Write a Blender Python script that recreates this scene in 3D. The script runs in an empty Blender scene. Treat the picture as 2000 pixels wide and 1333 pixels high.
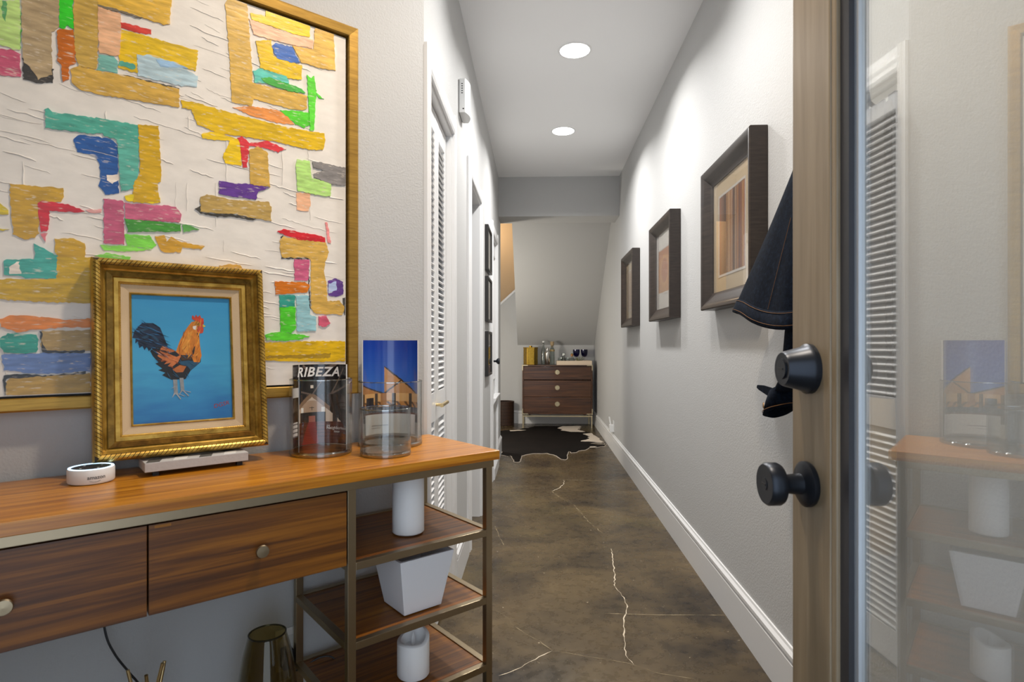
import bpy, bmesh, math, random
from mathutils import Vector, Matrix
from mathutils.geometry import tessellate_polygon
R = math.radians
PI = math.pi
random.seed(7)
SC = bpy.context.scene
COL = SC.collection

# ------------------------------------------------------------------ camera, world, lights, exposure
cam_d = bpy.data.cameras.new('camera')
cam = bpy.data.objects.new('camera', cam_d)
COL.objects.link(cam)
cam.location = (0, 0, 1.11)
cam.rotation_euler = (R(90), 0, math.atan(47 / 1138))
cam_d.sensor_width = 36
cam_d.lens = 1138 / 2000 * 36
cam_d.shift_y = 8 / 2000
cam_d.clip_start = 0.02
cam_d.dof.use_dof = True
cam_d.dof.focus_distance = 3.0
cam_d.dof.aperture_fstop = 8.0
SC.camera = cam
SC.view_settings.view_transform = 'Standard'
SC.view_settings.look = 'None'
SC.view_settings.exposure = 0.82
SC.view_settings.gamma = 1
SC.view_settings.use_curve_mapping = False

W = bpy.data.worlds.new('daylight')
SC.world = W
W.use_nodes = True
bg = W.node_tree.nodes['Background']
bg.inputs[0].default_value = (0.72, 0.84, 1.0, 1)
bg.inputs[1].default_value = 1.3

HALL_W = 12.0                                   # watts of each recessed ceiling light
HALL_RGB = (1.0, 0.982, 0.96)
ENTRY_W = 9.5
ENTRY_RGB = (1.0, 0.84, 0.66)
STAIR_W = 8.0
LANDING_W = 27.0

# ------------------------------------------------------------------ helpers
def hexc(h, k=1.0):
    o = []
    for i in (0, 2, 4):
        c = int(h[i:i + 2], 16) / 255
        c = c / 12.92 if c <= .04045 else ((c + .055) / 1.055) ** 2.4
        o.append(min(1, c * k))
    return tuple(o) + (1,)

MATS = {}
def pmat(name, col, rough=.5, metal=0, bump=0, bscale=80, bdist=.002, coat=0, spec=.5, emit=None, trans=0, ior=1.45, stretch=None, detail=2):
    if name in MATS: return MATS[name]
    m = bpy.data.materials.new(name); m.use_nodes = True
    nt = m.node_tree; b = nt.nodes['Principled BSDF']
    if isinstance(col, str): col = hexc(col)
    b.inputs['Base Color'].default_value = col if len(col) == 4 else tuple(col) + (1,)
    b.inputs['Roughness'].default_value = rough
    b.inputs['Metallic'].default_value = metal
    b.inputs['Coat Weight'].default_value = coat
    b.inputs['Specular IOR Level'].default_value = spec
    b.inputs['Transmission Weight'].default_value = trans
    b.inputs['IOR'].default_value = ior
    if emit:
        b.inputs['Emission Color'].default_value = tuple(emit[:3]) + (1,)
        b.inputs['Emission Strength'].default_value = emit[3]
    if bump:
        tc = nt.nodes.new('ShaderNodeTexCoord'); no = nt.nodes.new('ShaderNodeTexNoise'); bu = nt.nodes.new('ShaderNodeBump')
        no.inputs['Scale'].default_value = bscale; no.inputs['Detail'].default_value = detail
        src = tc.outputs['Object']
        if stretch:
            mp = nt.nodes.new('ShaderNodeMapping'); mp.inputs['Scale'].default_value = stretch
            nt.links.new(src, mp.inputs[0]); src = mp.outputs[0]
        nt.links.new(src, no.inputs['Vector'])
        nt.links.new(no.outputs['Fac'], bu.inputs['Height'])
        bu.inputs['Strength'].default_value = bump; bu.inputs['Distance'].default_value = bdist
        nt.links.new(bu.outputs[0], b.inputs['Normal'])
    MATS[name] = m
    return m

def noise_mat(name, stops, scale=(1, 1, 1), nscale=5, detail=5, rough=.4, metal=0, bump=.1, bdist=.001, coat=0, distort=.4, coat_rough=.1, rough_var=0):
    """colour ramp over a (stretched) noise: wood, concrete, leather"""
    m = bpy.data.materials.new(name); m.use_nodes = True
    nt = m.node_tree; b = nt.nodes['Principled BSDF']; N = nt.nodes.new; L = nt.links.new
    tc = N('ShaderNodeTexCoord'); mp = N('ShaderNodeMapping'); no = N('ShaderNodeTexNoise'); cr = N('ShaderNodeValToRGB'); bu = N('ShaderNodeBump')
    mp.inputs['Scale'].default_value = scale
    no.inputs['Scale'].default_value = nscale; no.inputs['Detail'].default_value = detail; no.inputs['Distortion'].default_value = distort
    no.inputs['Roughness'].default_value = .62
    L(tc.outputs['Object'], mp.inputs[0]); L(mp.outputs[0], no.inputs['Vector']); L(no.outputs['Fac'], cr.inputs[0])
    e = cr.color_ramp.elements
    while len(e) < len(stops): e.new(.5)
    for el, (p, c) in zip(e, stops): el.position = p; el.color = hexc(c) if isinstance(c, str) else c
    L(cr.outputs[0], b.inputs['Base Color'])
    b.inputs['Roughness'].default_value = rough; b.inputs['Metallic'].default_value = metal
    b.inputs['Coat Weight'].default_value = coat; b.inputs['Coat Roughness'].default_value = coat_rough
    if rough_var:
        mr = N('ShaderNodeMapRange'); mr.inputs['To Min'].default_value = rough - rough_var; mr.inputs['To Max'].default_value = rough + rough_var
        L(no.outputs['Fac'], mr.inputs[0]); L(mr.outputs[0], b.inputs['Roughness'])
    if bump:
        L(no.outputs['Fac'], bu.inputs['Height']); bu.inputs['Strength'].default_value = bump; bu.inputs['Distance'].default_value = bdist
        L(bu.outputs[0], b.inputs['Normal'])
    MATS[name] = m
    return m

def thin_glass(name, tint=(.97, .98, .98), fac=None, ior=1.5, rough=0.0, haze=0):
    """clear glass wall: transparent with a fresnel (or coated, constant) mirror share"""
    m = bpy.data.materials.new(name); m.use_nodes = True
    nt = m.node_tree; nt.nodes.remove(nt.nodes['Principled BSDF']); N = nt.nodes.new; L = nt.links.new
    tr = N('ShaderNodeBsdfTransparent'); gl = N('ShaderNodeBsdfGlossy'); mx = N('ShaderNodeMixShader')
    tr.inputs[0].default_value = tuple(tint) + (1,); gl.inputs['Roughness'].default_value = rough
    if fac is None:                                # schlick curve on the two-sided facing angle
        lw = N('ShaderNodeLayerWeight'); lw.inputs[0].default_value = .5
        pw = N('ShaderNodeMath'); pw.operation = 'POWER'; pw.inputs[1].default_value = 3.2
        ma = N('ShaderNodeMath'); ma.operation = 'MULTIPLY_ADD'; ma.inputs[1].default_value = .9; ma.inputs[2].default_value = ((ior - 1) / (ior + 1)) ** 2
        L(lw.outputs['Facing'], pw.inputs[0]); L(pw.outputs[0], ma.inputs[0]); L(ma.outputs[0], mx.inputs[0])
    else: mx.inputs[0].default_value = fac
    base = tr.outputs[0]
    if haze:                                       # painted veil of light: an even pale diffuse share that brightens the pane
        df = N('ShaderNodeBsdfDiffuse'); df.inputs[0].default_value = (.85, .85, .83, 1); hm = N('ShaderNodeMixShader'); hm.inputs[0].default_value = haze
        L(tr.outputs[0], hm.inputs[1]); L(df.outputs[0], hm.inputs[2]); base = hm.outputs[0]
    L(base, mx.inputs[1]); L(gl.outputs[0], mx.inputs[2]); L(mx.outputs[0], nt.nodes['Material Output'].inputs[0])
    MATS[name] = m
    return m

def obj_color_mat(name, rough=.35, bump=.5, bscale=70, bdist=.002, stretch=(3, 1, 14), lo=.74, hi=1.18, dry=0):
    m = bpy.data.materials.new(name); m.use_nodes = True
    nt = m.node_tree; b = nt.nodes['Principled BSDF']; N = nt.nodes.new; L = nt.links.new
    oi = N('ShaderNodeObjectInfo'); tc = N('ShaderNodeTexCoord'); mp = N('ShaderNodeMapping'); no = N('ShaderNodeTexNoise'); bu = N('ShaderNodeBump')
    mp.inputs['Scale'].default_value = stretch; no.inputs['Scale'].default_value = 14; no.inputs['Detail'].default_value = 6
    L(tc.outputs['Object'], mp.inputs[0]); L(mp.outputs[0], no.inputs['Vector'])
    mr = N('ShaderNodeMapRange'); mr.inputs['From Min'].default_value = .3; mr.inputs['From Max'].default_value = .72; mr.inputs['To Min'].default_value = lo; mr.inputs['To Max'].default_value = hi
    L(no.outputs['Fac'], mr.inputs[0])
    mu = N('ShaderNodeVectorMath'); mu.operation = 'SCALE'; L(oi.outputs['Color'], mu.inputs[0]); L(mr.outputs[0], mu.inputs['Scale'])
    src = mu.outputs[0]
    if dry:                                        # dry-brush scrapes that let the cream ground show
        n2 = N('ShaderNodeTexNoise'); n2.inputs['Scale'].default_value = 26; n2.inputs['Detail'].default_value = 7; L(mp.outputs[0], n2.inputs['Vector'])
        m2 = N('ShaderNodeMapRange'); m2.inputs['From Min'].default_value = .60; m2.inputs['From Max'].default_value = .70; m2.inputs['To Max'].default_value = dry; L(n2.outputs['Fac'], m2.inputs[0])
        mx = N('ShaderNodeMix'); mx.data_type = 'RGBA'; mx.inputs['B'].default_value = hexc('e6dac8'); L(m2.outputs[0], mx.inputs['Factor']); L(src, mx.inputs['A']); src = mx.outputs['Result']
    L(src, b.inputs['Base Color']); b.inputs['Roughness'].default_value = rough
    L(no.outputs['Fac'], bu.inputs['Height']); bu.inputs['Strength'].default_value = bump; bu.inputs['Distance'].default_value = bdist; L(bu.outputs[0], b.inputs['Normal'])
    MATS[name] = m
    return m

def print_mat(name, rough=.35, coat=0):
    m = bpy.data.materials.new(name); m.use_nodes = True
    nt = m.node_tree; b = nt.nodes['Principled BSDF']
    at = nt.nodes.new('ShaderNodeAttribute'); at.attribute_name = 'ink'
    nt.links.new(at.outputs['Color'], b.inputs['Base Color']); b.inputs['Roughness'].default_value = rough; b.inputs['Coat Weight'].default_value = coat
    MATS[name] = m
    return m

class MB:
    """collects vertices and faces of ONE part"""
    def __init__(s): s.v = []; s.f = []; s.mi = []
    def add(s, vs, fs, mi=0):
        o = len(s.v); s.v += [tuple(p) for p in vs]; s.f += [tuple(o + i for i in f) for f in fs]; s.mi += [mi] * len(fs); return s
    def box(s, x0, x1, y0, y1, z0, z1, mi=0):
        return s.add([(x0, y0, z0), (x1, y0, z0), (x1, y1, z0), (x0, y1, z0), (x0, y0, z1), (x1, y0, z1), (x1, y1, z1), (x0, y1, z1)],
                     [(0, 3, 2, 1), (4, 5, 6, 7), (0, 1, 5, 4), (1, 2, 6, 5), (2, 3, 7, 6), (3, 0, 4, 7)], mi)
    def prism(s, poly, y0, y1, axis='y', mi=0):
        """poly of 2-D points extruded along an axis; y: (x,z), x: (y,z), z: (x,y)"""
        n = len(poly)
        put = {'y': lambda p, t: (p[0], t, p[1]), 'x': lambda p, t: (t, p[0], p[1]), 'z': lambda p, t: (p[0], p[1], t)}[axis]
        vs = [put(p, y0) for p in poly] + [put(p, y1) for p in poly]
        tris = [tuple(t) for t in tessellate_polygon([[Vector((p[0], p[1], 0)) for p in poly]])]
        fs = [t for t in tris] + [tuple(i + n for i in reversed(t)) for t in tris] + [(i, (i + 1) % n, (i + 1) % n + n, i + n) for i in range(n)]
        return s.add(vs, fs, mi)
    def lathe(s, prof, n=32, c=(0, 0, 0), closed=False, mi=0, sx=1, sy=1):
        vs = []; k = len(prof)
        for r, z in prof:
            for i in range(n):
                a = 2 * PI * i / n; vs.append((c[0] + r * math.cos(a) * sx, c[1] + r * math.sin(a) * sy, c[2] + z))
        fs = []
        for j in range(k - 1 + (1 if closed else 0)):
            a = j * n; b = ((j + 1) % k) * n
            fs += [(a + i, a + (i + 1) % n, b + (i + 1) % n, b + i) for i in range(n)]
        if not closed:
            if prof[0][0] > 1e-6: fs.append(tuple(reversed(range(n))))
            if prof[-1][0] > 1e-6: fs.append(tuple(range((k - 1) * n, k * n)))
        return s.add(vs, fs, mi)
    def tube(s, pts, r, n=8, mi=0, cap=True):
        pts = [Vector(p) for p in pts]; vs = []; up = None
        for i, p in enumerate(pts):
            t = (pts[min(i + 1, len(pts) - 1)] - pts[max(i - 1, 0)]).normalized()
            if up is None: up = Vector((0, 0, 1)) if abs(t.z) < .9 else Vector((1, 0, 0))
            a = t.cross(up).normalized(); b = a.cross(t).normalized(); up = b
            rr = r[i] if isinstance(r, (list, tuple)) else r
            for k in range(n):
                an = 2 * PI * k / n; vs.append(p + a * (rr * math.cos(an)) + b * (rr * math.sin(an)))
        m = len(pts); fs = [(j * n + k, j * n + (k + 1) % n, (j + 1) * n + (k + 1) % n, (j + 1) * n + k) for j in range(m - 1) for k in range(n)]
        if cap: fs += [tuple(reversed(range(n))), tuple(range((m - 1) * n, m * n))]
        return s.add(vs, fs, mi)
    def mesh(s, name):
        me = bpy.data.meshes.new(name); me.from_pydata(s.v, [], s.f); me.update()
        bm = bmesh.new(); bm.from_mesh(me); bmesh.ops.recalc_face_normals(bm, faces=bm.faces); bm.to_mesh(me); bm.free()
        for p, i in zip(me.polygons, s.mi): p.material_index = i
        return me
    def build(s, name, mat, parent=None, bevel=0, smooth=False, seg=2):
        me = s.mesh(name)
        if bevel:
            bm = bmesh.new(); bm.from_mesh(me)
            ed = [e for e in bm.edges if len(e.link_faces) == 2 and e.calc_face_angle(0) > R(35)]
            bmesh.ops.bevel(bm, geom=ed, offset=bevel, segments=seg, profile=.6, affect='EDGES', clamp_overlap=True)
            bm.to_mesh(me); bm.free()
        for m in (mat if isinstance(mat, (list, tuple)) else [mat]): me.materials.append(m)
        if smooth:
            me.polygons.foreach_set('use_smooth', [True] * len(me.polygons)); me.set_sharp_from_angle(angle=R(38))
        return link(name, me, parent)

def link(name, me, parent=None):
    o = bpy.data.objects.new(name, me); COL.objects.link(o)
    if parent is not None: o.parent = parent
    return o
def box(name, mat, parent, x0, x1, y0, y1, z0, z1, bevel=0):
    return MB().box(x0, x1, y0, y1, z0, z1).build(name, mat, parent, bevel)
def thing(name, label, cat, loc=(0, 0, 0), rotz=0, group=None):
    o = bpy.data.objects.new(name, None); COL.objects.link(o); o.empty_display_size = .05
    o.location = loc; o.rotation_euler = (0, 0, rotz)
    return tag(o, label, cat, group)
def tag(o, label, cat, group=None):
    o['label'] = label; o['category'] = cat
    if group: o['group'] = group
    return o
def struct(o, label, cat):
    o['kind'] = 'structure'; o['label'] = label; o['category'] = cat; return o
def copy_part(o, parent, loc=None):
    c = o.copy(); COL.objects.link(c); c.parent = parent
    if loc is not None: c.location = loc
    return c

def rails(parent, w, h, prof, mat, name='frame_rail', smooth=False, oz=0):
    """four mitred rails; prof = closed outline of (inset from the outer edge, y); centred on x, from z=0 up"""
    out = []
    n = len(prof)
    for k in range(4):
        vs = []
        for e in (0, 1):
            for i, y in prof:
                a, b = w / 2 - i, h / 2 - i
                c = [(-a, -b), (a, -b), (a, b), (-a, b)]
                x, z = c[(k + e) % 4]; vs.append((x, y, z + h / 2 + oz))
        fs = [(i, (i + 1) % n, (i + 1) % n + n, i + n) for i in range(n)]
        tr = [tuple(t) for t in tessellate_polygon([[Vector((p[0], p[1], 0)) for p in prof]])]
        fs += tr + [tuple(j + n for j in reversed(t)) for t in tr]
        out.append(MB().add(vs, fs).build(name, mat, parent, smooth=smooth))
    return out

def ink_grid(name, nx, ny, pos, fn, mat, parent, flip=False):
    """flat print: a grid of little faces, one ink colour each. pos(u,v)->point, fn(u,v)->sRGB hex/tuple"""
    vs = [pos(i / nx, j / ny) for j in range(ny + 1) for i in range(nx + 1)]
    fs = [(j * (nx + 1) + i, j * (nx + 1) + i + 1, (j + 1) * (nx + 1) + i + 1, (j + 1) * (nx + 1) + i) for j in range(ny) for i in range(nx)]
    me = bpy.data.meshes.new(name); me.from_pydata(vs, [], fs); me.update()
    at = me.color_attributes.new('ink', 'FLOAT_COLOR', 'CORNER')
    data = []
    cache = {}
    for j in range(ny):
        for i in range(nx):
            c = fn((i + .5) / nx, (j + .5) / ny)
            if c not in cache: cache[c] = hexc(c)
            data += list(cache[c]) * 4
    at.data.foreach_set('color', data)
    me.polygons.foreach_set('use_smooth', [True] * len(me.polygons))
    me.materials.append(mat)
    return link(name, me, parent)

def inside(p, poly):
    x, y = p; r = False; n = len(poly); j = n - 1
    for i in range(n):
        a, b = poly[i], poly[j]
        if (a[1] > y) != (b[1] > y) and x < (b[0] - a[0]) * (y - a[1]) / (b[1] - a[1]) + a[0]: r = not r
        j = i
    return r

def text_part(body, size, put, name, mat, parent, shear=0, align='LEFT', bold=0, space=1.0):
    """lettering as flat mesh; put(x,y)->point"""
    cu = bpy.data.curves.new(name, 'FONT'); cu.body = body; cu.size = size; cu.shear = shear; cu.align_x = align; cu.offset = bold; cu.resolution_u = 4; cu.space_character = space
    t = bpy.data.objects.new(name, cu); COL.objects.link(t)
    bpy.context.view_layer.update()
    me = bpy.data.meshes.new_from_object(t.evaluated_get(bpy.context.evaluated_depsgraph_get()))
    bpy.data.objects.remove(t); bpy.data.curves.remove(cu)
    me.name = name
    for v in me.vertices: v.co = put(v.co.x, v.co.y)
    me.materials.clear(); me.materials.append(mat)
    o = link(name, me, parent)
    return o

# ------------------------------------------------------------------ materials
def wall_mat(name, c):
    m = pmat(name, c, rough=.62, bump=.4, bscale=165, bdist=.003, spec=.35, detail=3)
    return m
M_WALL = wall_mat('grey_wall_paint', (.50, .50, .494))
M_CEIL = pmat('ceiling_paint', (.92, .92, .92), rough=.8, bump=.1, bscale=200)
M_TAN = wall_mat('tan_wall_paint', (.58, .45, .31))
M_WHITE = pmat('white_trim_paint', (.76, .76, .76), rough=.35)
M_FLOOR = None
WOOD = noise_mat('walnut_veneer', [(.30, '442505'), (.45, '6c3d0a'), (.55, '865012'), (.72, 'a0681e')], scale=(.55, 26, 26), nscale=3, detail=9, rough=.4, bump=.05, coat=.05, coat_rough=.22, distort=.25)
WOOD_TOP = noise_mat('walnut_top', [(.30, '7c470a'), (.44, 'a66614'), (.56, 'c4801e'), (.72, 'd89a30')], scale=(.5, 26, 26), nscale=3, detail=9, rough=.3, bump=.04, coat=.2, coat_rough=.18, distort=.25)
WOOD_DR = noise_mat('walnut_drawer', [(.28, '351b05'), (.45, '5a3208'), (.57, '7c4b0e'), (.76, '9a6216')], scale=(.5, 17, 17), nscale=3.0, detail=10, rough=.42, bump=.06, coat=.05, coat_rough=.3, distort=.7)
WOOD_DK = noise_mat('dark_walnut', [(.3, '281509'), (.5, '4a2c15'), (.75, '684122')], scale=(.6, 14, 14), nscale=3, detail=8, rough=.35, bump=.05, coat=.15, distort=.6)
BRONZE = pmat('bronze_metal', (.36, .285, .185), rough=.36, metal=1, bump=.05, bscale=60)
BRASS = pmat('brass', (.72, .55, .28), rough=.28, metal=1)
GOLD = noise_mat('antique_gold', [(.25, '74551c'), (.45, 'b08a38'), (.65, 'd0aa52'), (.85, 'e2c070')], scale=(1, 1, 1), nscale=26, detail=6, rough=.33, metal=.6, bump=.12, bdist=.001)
GOLD_DK = noise_mat('antique_gold_dark', [(.3, '5a4216'), (.6, '94732e'), (.85, 'b5924a')], nscale=40, detail=5, rough=.42, metal=.6, bump=.15)
GOLD_FLAT = noise_mat('brushed_gold_paint', [(.3, '8f6d2c'), (.6, 'b08a3c'), (.85, 'bf9a4c')], scale=(3, 3, 40), nscale=4, rough=.42, metal=.55, bump=.08)
LINEN = pmat('linen', 'c9b08d', rough=.9, bump=.35, bscale=420, bdist=.001)
BLACKM = pmat('black_metal', (.022, .026, .034), rough=.34, metal=.6)
BLACKP = pmat('black_plastic', (.012, .012, .013), rough=.45)
WHITEP = pmat('white_plastic', (.78, .78, .77), rough=.4)
CREAM = pmat('cream_mat_board', 'dfc9a6', rough=.9)
WHITEB = pmat('white_mat_board', 'e6e0d8', rough=.9)
FRAME_DK = noise_mat('espresso_frame_wood', [(.3, '211914'), (.6, '342a24'), (.85, '453932')], scale=(2, 2, 20), nscale=5, rough=.4, bump=.05, coat=.15)
FRAME_BK = pmat('black_frame', (.02, .018, .016), rough=.4)
PRINT = print_mat('print_ink')
COVER = print_mat('cover_ink', rough=.22, coat=.4)
GLASS = thin_glass('clear_glass', tint=(.972, .980, .978))
GLASS_SOLID = pmat('thick_glass', (.96, .975, .975), rough=.0, trans=1, ior=1.48)
GLASS_EDGE = thin_glass('glass_edge', tint=(.72, .76, .75), fac=.38, rough=.05)
BARGLASS = thin_glass('bar_glass', tint=(.86, .88, .87), ior=1.6)
DOORGLASS = thin_glass('coated_door_glass', tint=(.95, .97, .96), fac=.29, haze=.15)
PICGLASS = thin_glass('picture_glass', tint=(.985, .985, .985), ior=1.4)
SMOKE = thin_glass('smoked_glass', tint=(.70, .64, .44), ior=1.5)
WAX = pmat('white_wax', (.90, .90, .89), rough=.55)
CEMENT = pmat('pale_cement', (.80, .80, .82), rough=.8, bump=.2, bscale=40, bdist=.002)

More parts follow.
